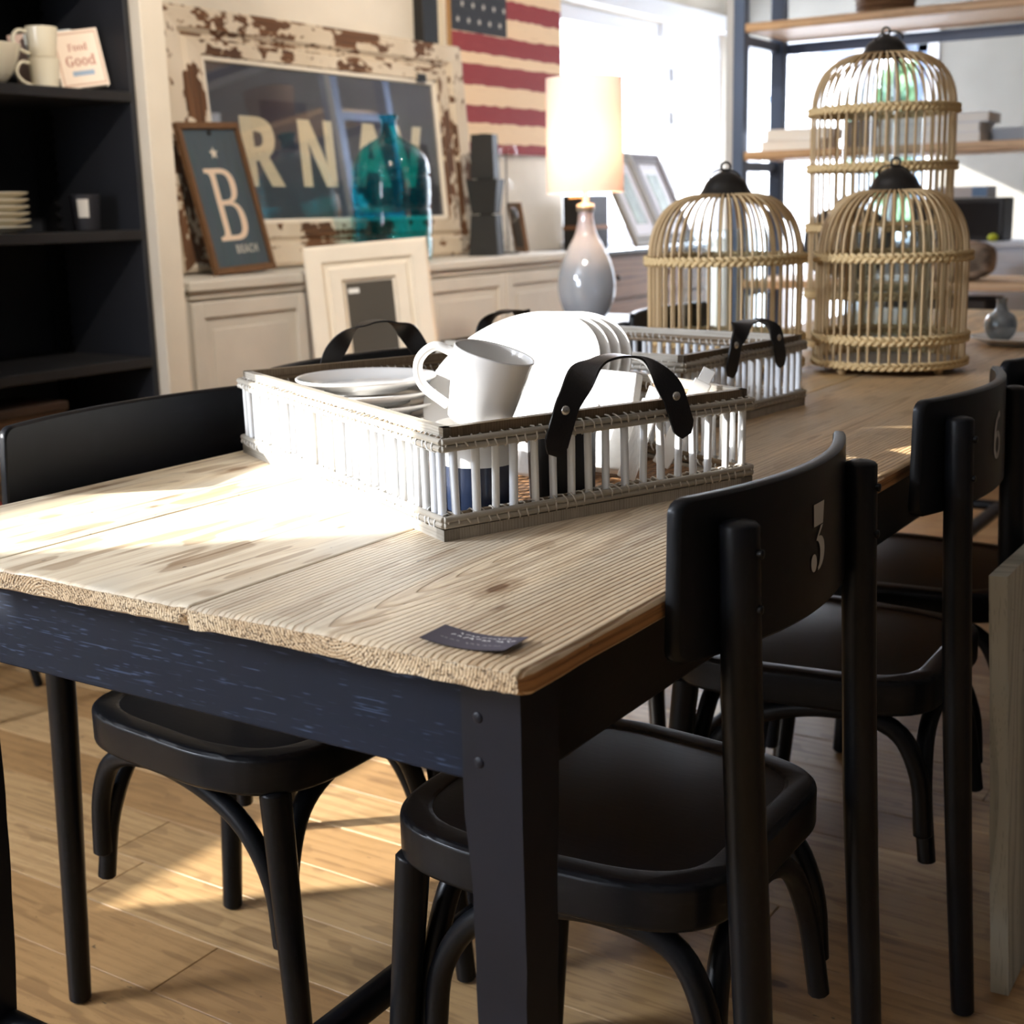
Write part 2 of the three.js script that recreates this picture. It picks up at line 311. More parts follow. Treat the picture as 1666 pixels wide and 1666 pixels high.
// two track spotlights that light the display along the left wall
for (const [x, z, tx, ty, tz, w] of [[-0.9, -1.2, -2.75, 1.15, -3.0, 9], [-0.9, -2.6, -2.75, 1.2, -4.3, 7]]) {
  const t = thing('track_spotlight', z > -2 ? 'white track spotlight on the ceiling aimed at the letter frame' : 'white track spotlight on the ceiling aimed at the flag', 'spotlight', [x, HC, z]);
  const d = V(tx - x, ty - HC + 0.16, tz - z).normalize(), c0 = V(0, -0.16, 0);
  obj('mount', rod([V(0, 0, 0), V(0, -0.1, 0)], 0.012, 10), M(0xe8e8e8, 0.4), t);
  const can = obj('spot_can', rod([c0.clone().addScaledVector(d, -0.07), c0.clone().addScaledVector(d, 0.06)], 0.042, 18), M(0xe8e8e8, 0.4), t);
  obj('spot_lens', new THREE.CylinderGeometry(0.034, 0.034, 0.004, 20).applyQuaternion(new THREE.Quaternion().setFromUnitVectors(V(0, 1, 0), d)).translate(c0.x + d.x * 0.062, c0.y + d.y * 0.062, c0.z + d.z * 0.062), new THREE.MeshStandardMaterial({ color: 0xffffff, emissive: 0xffe2bc, emissiveIntensity: 4 }), can);
  const l = new THREE.SpotLight(new THREE.Color(1, 0.88, 0.74), w, 0, 38 * R, 0.7);
  l.position.set(x + d.x * 0.09, HC - 0.16 + d.y * 0.09, z + d.z * 0.09); l.target.position.set(tx, ty, tz); l.castShadow = true; l.shadow.radius = 2; scene.add(l, l.target);
}

// ------------------------------------------------------------------ the table
const TH = 0.76, TT = 0.022, TL = 3.4;
{
  const t = thing('dining_table', 'long farm table with a worn plank top on a dark navy base', 'table', [-0.43, 0, -1.7]);
  const ox = 0.43, oz = 1.7;
  const seams = [[-0.3458, 0.0], [-0.6415, -0.3482], [-0.868, -0.6435]];
  const sideMat = woodMat({ seed: 91, L: 1, W: 0.3, light: [170, 124, 76], mid: [132, 88, 48], dark: [62, 40, 22], rings: 120, ridge: 0.7, rand: 1.2, bs: 0.0008, rough: 0.6 }, [1024, 256]);
  const endTex = (seed, cx, cy) => tex(1024, 96, (u, v) => {
    const x = u * 0.35, y = v * 0.022, rr = Math.hypot(x - cx, (y - cy)) + (fbm(x * 30, y * 60, seed, 3) - 0.5) * 0.004, k = rr * 330, f = k - Math.floor(k), late = sstep(0.4, 0.85, f) * (1 - sstep(0.92, 1, f));
    const pit = noise(x * 900, y * 900, seed + 3), saw = noise(x * 260, y * 40, seed + 5), w = fbm(x * 14, y * 40, seed + 8, 3);
    let c = mix3([206, 184, 150], [158, 126, 88], late * 0.7 + (w - 0.5) * 0.9);
    c = mix3(c, [60, 44, 30], sstep(0.58, 0.9, pit) * 0.62); c = mix3(c, [150, 150, 146], sstep(0.8, 1, v) * 0.7 * saw);
    return [...c, clamp(0.6 - sstep(0.6, 0.9, pit) * 0.5 + late * 0.2 + (saw - 0.5) * 0.3)];
  }, { bump: true });
  seams.forEach(([x0, x1], b) => {
    const w = x1 - x0, seed = 300 + b * 31;
    const knots = [[[3.22, 0.205, 0.03], [3.27, 0.24, 0.012], [2.5, 0.1, 0.02], [1.6, 0.25, 0.03], [0.7, 0.1, 0.025]], [[2.86, 0.15, 0.03], [3.1, 0.22, 0.012], [1.9, 0.08, 0.03], [0.9, 0.2, 0.03]], [[2.9, 0.1, 0.035], [3.12, 0.18, 0.012], [1.5, 0.1, 0.03]]][b];
    const base = woodFn({ seed, L: TL, W: w, light: [[238, 218, 186], [240, 224, 196], [236, 216, 182]][b], mid: [[202, 172, 136], [208, 182, 146], [206, 176, 138]][b], dark: [[124, 92, 62], [138, 108, 78], [132, 102, 72]][b], rings: [105, 38, 30][b], wave: [0.012, 0.04, 0.04][b], knots, ridge: [0.3, 0.26, 0.26][b], grey: [0.45, 0.7, 0.4][b], rand: 0.9, streak: [0.3, 0.7, 0.6][b] });
    const fn = b === 0 ? (u, v) => {      // long flame figure: nested ellipses on the nearest board
      const x = u * TL, y = v * w, far = TL - x, q = base(u, v);
      const R2 = Math.hypot((y - 0.152 - 0.03 * sstep(0.2, 1.5, far)) + (fbm(x * 1.5, y * 7, 5, 3) - 0.5) * 0.026, far < 0.3 ? (far - 0.3) * 0.115 : (far - 0.3) * 0.016) * (1 + 0.1 * (noise(x * 1.2, y * 10, 8) - 0.5));
      const k = R2 * 150 + 0.3 * noise(x * 8, y * 90, 17), f = k - Math.floor(k), late = sstep(0.6, 0.92, f) * (1 - sstep(0.95, 1, f)), edge = sstep(0.18, 0.3, y);
      const s = 0.55 + 0.6 * edge, warm = sstep(0.4, 1.6, far);
      let c = mix3([q[0], q[1], q[2]], [140, 106, 72], late * s * 0.68);
      c = mix3(c, [c[0] * 0.96, c[1] * 0.84, c[2] * 0.66], 0.05 + 0.5 * warm + 0.35 * edge);
      return [c[0], c[1], c[2], clamp(0.85 - late * 0.8 * s - (1 - q[3]) * 0.25)];
    } : (u, v) => { const q = base(u, v), warm = sstep(0.6, 1.8, TL * (1 - u)); return [q[0] * (1 - 0.05 * warm), q[1] * (1 - 0.14 * warm), q[2] * (1 - 0.3 * warm), q[3]]; };
    const tx = tex(2048, 512, fn, { bump: true });
    const top = new THREE.MeshPhysicalMaterial({ map: tx.map, bumpMap: tx.bumpMap, bumpScale: b === 0 ? 0.0012 : 0.0006, roughness: 0.46 });
    const et = endTex(500 + b, [0.16, 0.1, 0.2][b], [0.05, -0.02, 0.04][b]);
    const end = new THREE.MeshPhysicalMaterial({ map: et.map, bumpMap: et.bumpMap, bumpScale: 0.002, roughness: 0.85 });
    const g = new THREE.BoxGeometry(1, 1, 1, 40, 5, 70), p = g.attributes.position, uv = g.attributes.uv, r = rng(5 + b);
    const idxEnd = new Set(); for (const gr of g.groups) if (gr.materialIndex === 4) for (let i = gr.start; i < gr.start + gr.count; i++) idxEnd.add(g.index.array[i]);
    const sideIdx = new Set(); for (const gr of g.groups) if (gr.materialIndex < 2) for (let i = gr.start; i < gr.start + gr.count; i++) sideIdx.add(g.index.array[i]);
    for (let i = 0; i < p.count; i++) {
      const ex = Math.sin(p.getX(i) * Math.PI) / 2, ey = p.getY(i), ez = Math.sin(p.getZ(i) * Math.PI) / 2;
      let x = x0 + (ex + 0.5) * w, y = TH - TT / 2 + ey * TT, z = -TL / 2 + ez * TL;
      const dx = Math.min(x - x0, x1 - x), outer = (b === 0 && x1 - x < 0.02) || (b === 2 && x - x0 < 0.02), dEdge = x - x0 < x1 - x ? x - x0 : x1 - x, rr = outer ? 0.006 : 0.0018, df = -z, topY = ey > 0.3, botY = ey < -0.3;
      if (topY && dEdge < rr) y -= rr * (1 - dEdge / rr) ** 2 * 0.8;
      if (outer && botY && dEdge < rr) y += rr * (1 - dEdge / rr) ** 2 * 0.6;
      if (topY && df < 0.006) y -= 0.0014 * (1 - df / 0.006) ** 2 + 0.0016 * noise(x * 220, 3, b);
      if (df < 0.012) { // chipped, uneven front end
        const k = 1 - df / 0.012;
        if (botY) y += k * (0.004 * noise(x * 14, 1, b + 40) + 0.002 * noise(x * 110, 2, b + 41));
        z += k * (-0.004 * noise(x * 9, 4, b + 44) - 0.0022 * noise(x * 120, ey * 6, b + 43)) + [0.001, -0.004, -0.002][b] * k;
        if (b === 1 && x1 - x < 0.008 && ey < 0.1) z -= 0.004 * k;
      }
      if (outer) { const s = 0.0025 * (noise(z * 9, 1, b + 60) - 0.5) + 0.001 * (noise(z * 70, 2, b + 61) - 0.5); x += s; if (df < 0.02 && dEdge < 0.02) x -= (b === 0 ? 1 : -1) * 0.006 * (1 - df / 0.02) ** 2 * (1 - dEdge / 0.02); }
      p.setXYZ(i, x + ox, y, z + oz);
      if (idxEnd.has(i)) uv.setXY(i, (x - x0) / 0.35, (y - TH + TT) / TT); else if (sideIdx.has(i)) uv.setXY(i, z, (y - TH) * 1); else uv.setXY(i, (z + TL) / TL, (x - x0) / w);
    }
    g.computeVertexNormals();
    obj('tabletop_board', g, [sideMat, sideMat, top, top, end, end], t);
  });
  // base
  const lo = -oz, B = (x0, x1, y0, y1, z0, z1, bev, ax) => box(x0 + ox, x1 + ox, y0, y1, z0 + oz, z1 + oz, bev, ax);
  const apronTop = TH - TT - 0.001;
  obj('apron', B(-0.80, -0.03, 0.64, apronTop, -0.068, -0.046, 0.003, 0), apronBlue, t);
  obj('apron', B(-0.80, -0.03, 0.64, apronTop, -TL + 0.046, -TL + 0.068, 0.003, 0), apronBlue, t);
  obj('apron', B(-0.062, -0.040, 0.64, apronTop, -TL + 0.05, -0.05, 0.003, 2), paintBlack, t);
  obj('apron', B(-0.80, -0.778, 0.64, apronTop, -TL + 0.05, -0.05, 0.003, 2), paintBlack, t);
  const legGeo = (cx, cz, sx, sz) => {   // square above, tapering on the inner faces below the apron
    const g = new THREE.BoxGeometry(0.056, 1, 0.056, 2, 24, 2), p = g.attributes.position;
    for (let i = 0; i < p.count; i++) {
      let y = (p.getY(i) + 0.5) * apronTop, k = 1 - 0.35 * sstep(0, 0.62, 0.62 - y) * (1 - y / 0.75) - 0.1 * sstep(0.63, 0.55, y), x = p.getX(i), z = p.getZ(i);
      const ux = (x * sx + 0.028) * k - 0.028, uz = (z * sz + 0.028) * k - 0.028;   // anchored on the outer corner side
      x = -sx * ux * -1; z = -sz * uz * -1; x = sx * ux; z = sz * uz;
      const c = 0.002 * (noise(y * 30, cx * 9, 6) - 0.5);
      p.setXYZ(i, cx + x + c + ox, y, cz + z + oz);
    }
    g.computeVertexNormals(); return boxUV(g.toNonIndexed(), 1, cx, cz);
  };
  const legXs = [[-0.056, -1], [-0.775, 1]], legZs = [[-0.066, -1], [-TL + 0.066, 1]];
  for (const [lx, sx] of legXs) for (const [lz, sz] of legZs) obj('leg', legGeo(lx, lz, sx, sz), baseNavy, t);
  for (const [lx] of legXs) for (const yy of [0.70, 0.662]) obj('peg', rod([V(lx - 0.012 + ox, yy, -0.045 + oz), V(lx - 0.012 + ox, yy, -0.0365 + oz)], 0.0052, 10), baseNavy, t);
  obj('stretcher', rod([V(-0.43 + ox, 0.18, -0.1 + oz), V(-0.43 + ox, 0.18, -TL + 0.1 + oz)], 0.02, 12), paintBlack, t);
  for (const [lz] of legZs) obj('stretcher', rod([V(-0.77 + ox, 0.18, lz + oz), V(-0.062 + ox, 0.18, lz + oz)], 0.016, 10), paintBlack, t);
}

// ------------------------------------------------------------------ the chairs
function chairBack() {
  const nS = 36, nT = 8, top = 0.846, bot = 0.70, mid = (top + bot) / 2, H = (top - bot) / 2, th = 0.007, r = 0.013;
  const surf = (lat, y, off) => { const f = -0.225 + 0.042 * (lat / 0.2) ** 2 + 0.03 * (y - mid) + off; return V(f, y, lat); };
  const half = (y) => 0.212 - 0.008 * (y - bot) / (top - bot);
  const grid = (off, inset) => { const rows = []; for (let j = 0; j <= nT; j++) { const row = []; for (let i = 0; i <= nS; i++) {
    const s = Math.sin((i / nS * 2 - 1) * Math.PI / 2 * 0.999), v = j / nT * 2 - 1, L = 0.2 - inset, d = L - Math.abs(s) * L, h = (H - inset) - (d < r ? r - Math.sqrt(Math.max(0, r * r - (r - d) ** 2)) : 0), y = mid + v * h;
    row.push(surf(s * (half(y) - inset), y, off)); } rows.push(row); } return rows; };
  const ring = (g) => { const o = []; for (let i = 0; i <= nS; i++) o.push(g[0][i]); for (let j = 1; j <= nT; j++) o.push(g[j][nS]); for (let i = nS - 1; i >= 0; i--) o.push(g[nT][i]); for (let j = nT - 1; j > 0; j--) o.push(g[j][0]); return o; };
  const A = grid(th, 0.003), Bk = grid(-th, 0.003), E0 = ring(A), E1 = ring(grid(th - 0.0025, 0)), E2 = ring(grid(-th + 0.0025, 0)), E3 = ring(Bk);
  return [skin(A.map((q) => q.slice().reverse())), skin(Bk), skin([E0, E1, E2, E3], true)];
}
function seatShape(s) {
  const f = 0.19 * s, b = 0.2 * s, wf = 0.2 * s, wr = 0.172 * s, sh = new THREE.Shape();
  sh.moveTo(-b, -wr * 0.55); sh.bezierCurveTo(-b, -wr * 0.95, -b * 0.72, -wr * 1.06, -b * 0.3, -wr * 1.09);
  sh.bezierCurveTo(f * 0.25, -wf * 1.0, f * 0.3, -wf, f * 0.5, -wf * 0.97); sh.bezierCurveTo(f * 0.95, -wf * 0.92, f, -wf * 0.62, f, -wf * 0.3);
  sh.lineTo(f, wf * 0.3); sh.bezierCurveTo(f, wf * 0.62, f * 0.95, wf * 0.92, f * 0.5, wf * 0.97);
  sh.bezierCurveTo(f * 0.3, wf, f * 0.25, wf * 1.0, -b * 0.3, wr * 1.09); sh.bezierCurveTo(-b * 0.72, wr * 1.06, -b, wr * 0.95, -b, wr * 0.55);
  return sh;
}
function chair(label) {
  const c = thing('bentwood_chair', label, 'chair', [0, 0, 0], 0);
  const ext = (sh, d, bev, y) => { const g = new THREE.ExtrudeGeometry(sh, { depth: d - 2 * bev, bevelEnabled: true, bevelSize: bev, bevelThickness: bev, bevelSegments: 3, curveSegments: 24 }); g.rotateX(Math.PI / 2); g.translate(0, y - bev, 0); return toCreasedNormals(g, 0.7); };
  const ringSh = seatShape(0.965); ringSh.holes.push(new THREE.Path(seatShape(0.86).getPoints(24)));
  obj('seat_frame', ext(ringSh, 0.05, 0.007, 0.464), paintBlack, c);
  obj('seat', ext(seatShape(0.89), 0.02, 0.004, 0.4625), paintBlack, c);
  for (const s of [-1, 1]) {
    obj('back_post', rod([V(-0.262, 0, s * 0.153), V(-0.245, 0.25, s * 0.154), V(-0.233, 0.46, s * 0.154), V(-0.225, 0.65, s * 0.156), V(-0.22, 0.824, s * 0.157)], [0.0155, 0.0175, 0.019, 0.0185, 0.018], 14, 24), paintBlack, c);
    obj('front_leg', rod([V(0.185, 0, s * 0.172), V(0.15, 0.42, s * 0.158)], [0.0145, 0.0195], 14), paintBlack, c);
    obj('brace', rod([V(-0.195, 0.24, s * 0.142), V(-0.185, 0.33, s * 0.142), V(-0.155, 0.385, s * 0.143), V(-0.09, 0.404, s * 0.145), V(0.0, 0.392, s * 0.146), V(0.08, 0.352, s * 0.146), V(0.125, 0.285, s * 0.147), V(0.138, 0.2, s * 0.148)], 0.0135, 10, 36), paintBlack, c);
    for (const yy of [0.795, 0.745]) obj('bolt', rod([V(-0.232, yy, s * 0.157), V(-0.2435, yy, s * 0.157)], 0.0045, 8), M(0x1c1d20, 0.3, { metalness: 0.6 }), c);
  }
  obj('brace', rod([V(0.15, 0.2, -0.146), V(0.142, 0.3, -0.135), V(0.138, 0.37, -0.1), V(0.137, 0.4, -0.04), V(0.137, 0.4, 0.04), V(0.138, 0.37, 0.1), V(0.142, 0.3, 0.135), V(0.15, 0.2, 0.146)], 0.0135, 10, 36), paintBlack, c);
  obj('brace', rod([V(-0.2, 0.2, -0.136), V(-0.188, 0.3, -0.125), V(-0.18, 0.37, -0.09), V(-0.178, 0.4, -0.03), V(-0.178, 0.4, 0.03), V(-0.18, 0.37, 0.09), V(-0.188, 0.3, 0.125), V(-0.2, 0.2, 0.136)], 0.0125, 10, 36), paintBlack, c);
  obj('backrest', chairBack(), paintBlack, c);
  return c;
}
const proto = chair('black bentwood chair left of the table, nearest the front, its seat in sunlight');
proto.position.set(-0.712, 0, -0.475); proto.rotation.y = 0;
const LC = 'chairs along the left side of the table', RC = 'chairs along the right side of the table';
proto.userData.group = LC;
const chairs = {
  l2: copyOf(proto, [-0.815, 0, -1.02], -5 * R, 'black bentwood chair behind the plate-filled basket, second along the left table side', LC),
  l3: copyOf(proto, [-0.79, 0, -1.58], 2 * R, 'black bentwood chair hidden behind the standing plates, third along the left table side', LC),
  l4: copyOf(proto, [-0.79, 0, -2.2], 0, 'black bentwood chair behind the rear basket and left birdcage, only its back showing', LC),
  r1: copyOf(proto, [-0.171, 0, -0.43], Math.PI, 'black bentwood chair with a stencilled 3 on its back, nearest the camera', RC),
  r2: copyOf(proto, [-0.160, 0, -1.075], Math.PI + 1 * R, 'black bentwood chair with a stencilled 6 on its back, beside the grey board', RC),
  r3: copyOf(proto, [-0.165, 0, -1.545], Math.PI, 'black bentwood chair at the right picture edge, beyond the chair numbered 6', RC),
};
for (const o of proto.children) if (o.name === 'backrest') { o.scale.z = 1.13; o.position.z = 0.012; }   // this chair has the widest back
// stencilled numerals on the outer face of two backrests
function numeral(c, ch) {
  const t = canvasTex(256, 256, (x, w, h) => {
    x.clearRect(0, 0, w, h); x.fillStyle = 'rgba(178,176,172,1)';
    if (ch === '3') {
      x.beginPath(); x.moveTo(98, 8); x.lineTo(206, 8); x.lineTo(190, 88); x.lineTo(98, 88); x.closePath(); x.fill();
      x.beginPath(); x.moveTo(168, 92); x.lineTo(192, 92); x.lineTo(146, 128); x.bezierCurveTo(226, 122, 232, 236, 138, 250); x.lineTo(134, 238); x.bezierCurveTo(172, 222, 170, 140, 118, 140); x.closePath(); x.fill();
      x.beginPath(); x.ellipse(98, 216, 27, 32, 0, 0, 7); x.fill();
    }
    else { x.lineWidth = 30; x.strokeStyle = 'rgba(178,176,172,1)'; x.beginPath(); x.ellipse(128, 172, 50, 56, 0, 0, 7); x.stroke(); x.beginPath(); x.moveTo(82, 160); x.bezierCurveTo(80, 80, 110, 30, 176, 22); x.stroke(); x.clearRect(124, 0, 8, 256); }
  });
  const m = new THREE.MeshPhysicalMaterial({ map: t, transparent: true, roughness: 0.6 }), N = 8, rows = [];
  for (let j = 0; j <= N; j++) { const row = []; for (let i = 0; i <= N; i++) { const lat = -0.034 + 0.068 * (i / N), y = 0.74 + 0.07 * (j / N); row.push(V(-0.225 + 0.042 * (lat / 0.2) ** 2 + 0.03 * (y - 0.773) - 0.0078, y, lat)); } rows.push(row); }
  const g = skin(rows), uv = g.attributes.uv; let k = 0;
  for (let j = 0; j <= N; j++) for (let i = 0; i <= N; i++) uv.setXY(k++, i / N, j / N);
  obj('stencilled_number', g, m, c);
}
numeral(chairs.r1, '3'); numeral(chairs.r2, '6');

// ------------------------------------------------------------------ grey weathered board at the right
{
  const m = woodMat({ seed: 611, L: 1.2, W: 0.65, light: [190, 188, 174], mid: [154, 152, 138], dark: [84, 80, 70], rings: 18, wave: 0.1, ridge: 0.5, rand: 1.4, knots: [[0.16, 0.2, 0.03]], bs: 0.001, rough: 0.8 }, [1024, 512]);
  const g = new THREE.BoxGeometry(0.024, 0.605, 1.1, 2, 30, 40), p = g.attributes.position;
  for (let i = 0; i < p.count; i++) { const y = p.getY(i), z = p.getZ(i), e = 0.003; let x = p.getX(i); p.setXYZ(i, x + 0.0015 * (noise(y * 20, z * 20, 4) - 0.5), y + (y > 0.3 ? -0.004 * noise(z * 30, 1, 5) : 0), z - (z < -0.54 || z > 0.54 ? Math.sign(z) * 0.004 * noise(y * 30, 2, 7) : 0)); }
  g.computeVertexNormals(); const gg = boxUV(g.toNonIndexed(), 1, 0.3, 0.5);
  gg.translate(0, 0.3025, -0.55);
  const t = thing('weathered_board', 'grey weathered wooden board standing on edge at the right', 'board', [0.136, 0.0005, -0.995], 0);
  t.rotation.z = 3.1 * R;
  obj('board_slab', gg, m, t);
}

// ------------------------------------------------------------------ price card
{
  const t = thing('price_card', 'small black card with white handwriting near the table corner', 'card', [-0.0715, TH + 0.0006, -0.0415], 2 * R);
  const tx = canvasTex(512, 300, (x, w, h) => {
    x.fillStyle = '#48424e'; x.fillRect(0, 0, w, h); x.strokeStyle = '#e8e6e2'; x.lineWidth = 7; x.lineCap = 'round'; const r = rng(9);
    const scr = (x0, x1, y, s) => { x.beginPath(); let px = x0; while (px < x1) { x.moveTo(px, y + (r() - 0.5) * s); x.quadraticCurveTo(px + 8, y - s * r(), px + 12 + r() * 8, y + (r() - 0.5) * s); px += 22 + r() * 18; } x.stroke(); };
    scr(130, 420, 62, 22); x.lineWidth = 9; scr(100, 250, 110, 30); scr(290, 345, 112, 26); scr(370, 460, 112, 30); x.lineWidth = 6; x.strokeStyle = '#a8a4a0'; scr(70, 190, 185, 10); scr(230, 320, 200, 20); scr(340, 430, 205, 18);
  });
  const N = 14, a = [], b = [];
  for (let j = 0; j <= 4; j++) { const ra = [], rb = []; for (let i = 0; i <= N; i++) { const u = i / N - 0.5, v = j / 4 - 0.5, y = 0.012 * (u * u * 1.1) + 0.002 * (u > 0 ? u : 0); ra.push(V(u * 0.078, y + 0.0006, -v * 0.037)); rb.push(V(u * 0.078, y, -v * 0.037)); } a.push(ra); b.push(rb); }
  const g = skin(a), uv = g.attributes.uv; let k = 0; for (let j = 0; j <= 4; j++) for (let i = 0; i <= N; i++) uv.setXY(k++, i / N, j / 4);
  obj('card_face', g, new THREE.MeshPhysicalMaterial({ map: tx, roughness: 0.6 }), t);
  obj('card_back', skin(b.map((q) => q.slice().reverse())), M(0x1c1a1c, 0.7), t);
}

// ------------------------------------------------------------------ rattan baskets
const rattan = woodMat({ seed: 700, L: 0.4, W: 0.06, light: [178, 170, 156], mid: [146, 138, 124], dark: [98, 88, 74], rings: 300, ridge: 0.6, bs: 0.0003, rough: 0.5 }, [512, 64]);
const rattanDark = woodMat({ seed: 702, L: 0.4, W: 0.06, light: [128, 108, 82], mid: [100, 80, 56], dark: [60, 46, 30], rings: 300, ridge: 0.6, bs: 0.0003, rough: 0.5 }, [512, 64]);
const slatWhite = [[240, 242, 244], [231, 234, 238], [236, 236, 233]].map((c, k) => speckle(c, 9, 12, 800 + k, { roughness: 0.45 }));
const lashMat = M(0xc9c0b2, 0.6);
const weaveMat = (() => { const t = tex(512, 512, (u, v) => { const a = u * 40, b = v * 40, ia = Math.floor(a), ib = Math.floor(b), fa = a - ia, fb = b - ib, over = (ia + ib) % 2, h = over ? Math.sin(fa * Math.PI) : Math.sin(fb * Math.PI), n = noise(a * 2, b * 2, 3); const c = mix3([70, 46, 26], [150, 108, 66], h * 0.8 + n * 0.2); return [...c, h]; }, { bump: true, repeat: [2, 2] }); return new THREE.MeshPhysicalMaterial({ map: t.map, bumpMap: t.bumpMap, bumpScale: 0.002, roughness: 0.7 }); })();
function basket(label, near, av, bv, La, Lb, nA, nB, seed, arch = 0.047) {
  // near: corner on the table; av, bv: unit directions of the long and the short side
  const cx = near[0] + av[0] * La / 2 + bv[0] * Lb / 2, cz = near[1] + av[1] * La / 2 + bv[1] * Lb / 2;
  const t = thing('rattan_basket', label, 'basket', [cx, TH, cz], 0, 'white rattan trays with leather handles');
  const P = (a, y, b) => V(near[0] + av[0] * a + bv[0] * b - cx, y, near[1] + av[1] * a + bv[1] * b - cz);   // a, b in metres along the sides
  const r = rng(seed), H1 = 0.013, HB = 0.026, HU0 = 0.092, HU1 = 0.106, HR = 0.116;
  const sides = [[[0, 0], [La, 0]], [[La, 0], [La, Lb]], [[La, Lb], [0, Lb]], [[0, Lb], [0, 0]]];
  const inward = [[0, 1], [-1, 0], [0, -1], [1, 0]];
  const slab = (i, y0, y1, w, in0, m, name, ext = 0) => {     // a flat strip along side i
    const [p, q] = sides[i], n = inward[i], e = [Math.sign(q[0] - p[0]), Math.sign(q[1] - p[1])];
    const c = (s, o, y) => P(p[0] + (q[0] - p[0]) * s + n[0] * o + e[0] * (s ? ext : -ext), y, p[1] + (q[1] - p[1]) * s + n[1] * o + e[1] * (s ? ext : -ext));
    const ring = (s) => [c(s, in0, y0), c(s, in0 + w, y0), c(s, in0 + w, y1), c(s, in0, y1)];
    const A = ring(0), B = ring(1), mid = (k) => A.map((v, j) => v.clone().lerp(B[j], k)), ctr = (q4) => q4.reduce((s, v) => s.add(v), V(0, 0, 0)).multiplyScalar(0.25);
    const g = skin([A.map(() => ctr(A)), A, mid(0.25), mid(0.5), mid(0.75), B, B.map(() => ctr(B))].map((x) => x.reverse()), true).toNonIndexed(); g.computeVertexNormals(); boxUV(g, 0, r(), r());
    return obj(name, g, m, t);
  };
  for (let i = 0; i < 4; i++) {
    slab(i, 0.0, H1 - 0.001, 0.018, -0.004, rattan, 'base_rail', 0.004);
    const [p, q] = sides[i], n = inward[i], L = i % 2 ? Lb : La, e = [Math.sign(q[0] - p[0]), Math.sign(q[1] - p[1])];
    for (const [ya, yb] of [[H1 + 0.0035, HB - 0.0035], [HU0 + 0.0035, HU1 - 0.0035]]) for (const yy of [ya, yb]) for (const o of [-0.0035, 0.009])
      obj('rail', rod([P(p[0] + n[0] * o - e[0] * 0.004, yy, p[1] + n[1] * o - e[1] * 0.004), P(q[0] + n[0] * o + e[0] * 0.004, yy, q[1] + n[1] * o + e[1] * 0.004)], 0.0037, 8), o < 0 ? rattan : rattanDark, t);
    // lashing wire wound round both pairs of rails
    for (const [yc, hh] of [[(H1 + HB) / 2, 0.0085], [(HU0 + HU1) / 2, 0.0085]]) {
      const turns = Math.round(L / 0.0125), pts = [];
      for (let k = 0; k <= turns * 6; k++) { const a = k / 6 * Math.PI * 2 + (i % 2 ? 0 : 0.7), s = clamp(k / (turns * 6) + 0.004 * Math.sin(k * 1.7)), o = 0.003 - 0.0105 * Math.cos(a), y = yc + hh * Math.sin(a + 0.5 * Math.sin(k)); pts.push(P(p[0] + (q[0] - p[0]) * s + n[0] * o, y, p[1] + (q[1] - p[1]) * s + n[1] * o)); }
      obj('lashing', rod(pts, 0.0011, 4, turns * 12), i === 0 || i === 2 ? M(0xe6e3dc, 0.55) : lashMat, t);
    }
    const cnt = i % 2 ? nB : nA;
    for (let k = 0; k < cnt; k++) {
      const s = (k + 0.5) / cnt + (r() - 0.5) * 0.25 / cnt, ln = (r() - 0.5) * 0.006, o = 0.002;
      const at = (ss, y, oo) => P(p[0] + (q[0] - p[0]) * ss + n[0] * oo, y, p[1] + (q[1] - p[1]) * ss + n[1] * oo);
      obj('slat', rod([at(s, H1, o), at(s + ln / L, HU1 - 0.002, o)], 0.0042 + r() * 0.0006, 9), slatWhite[Math.floor(r() * 3)], t);
    }
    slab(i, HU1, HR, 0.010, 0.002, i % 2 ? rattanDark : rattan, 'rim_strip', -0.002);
  }
  const q = [P(0.01, 0.008, 0.01), P(La - 0.01, 0.008, 0.01), P(La - 0.01, 0.008, Lb - 0.01), P(0.01, 0.008, Lb - 0.01)], bot = q.map((v) => v.clone().setY(0.004));
  const bg = skin([bot.map(() => V(0, 0.004, 0)), bot, q, q.map(() => V(0, 0.008, 0))].map((x) => x.slice().reverse()), true).toNonIndexed(); bg.computeVertexNormals(); boxUV(bg, 0);
  obj('base_panel', bg, weaveMat, t);
  // leather handles on the short sides
  for (const [i, sgn] of [[3, 1], [1, -1]]) {
    const a0 = i === 3 ? 0 : La, out = i === 3 ? -1 : 1, N = 56, half = Lb * 0.175, w = 0.0155, F = [], mid = Lb * 0.525;
    for (let k = 0; k <= N; k++) {
      const tt = k / N * 2 - 1, at = Math.abs(tt);
      let b, y, tw;
      if (at > 0.7) { const q = (at - 0.7) / 0.3; b = half * (1 + q * 0.26); y = 0.124 - q * 0.05; tw = 0; }
      else { const q = at / 0.7; b = half * q; y = 0.124 + arch * (1 - Math.pow(q, 2.3)); tw = sstep(0.98, 0.3, q); }
      b = mid + Math.sign(tt) * b;
      const o = out * (0.0125 - 0.011 * sstep(0.75, 0.3, at));
      F.push({ b, y, tw, o });
    }
    const rows = [], th = 0.0013;
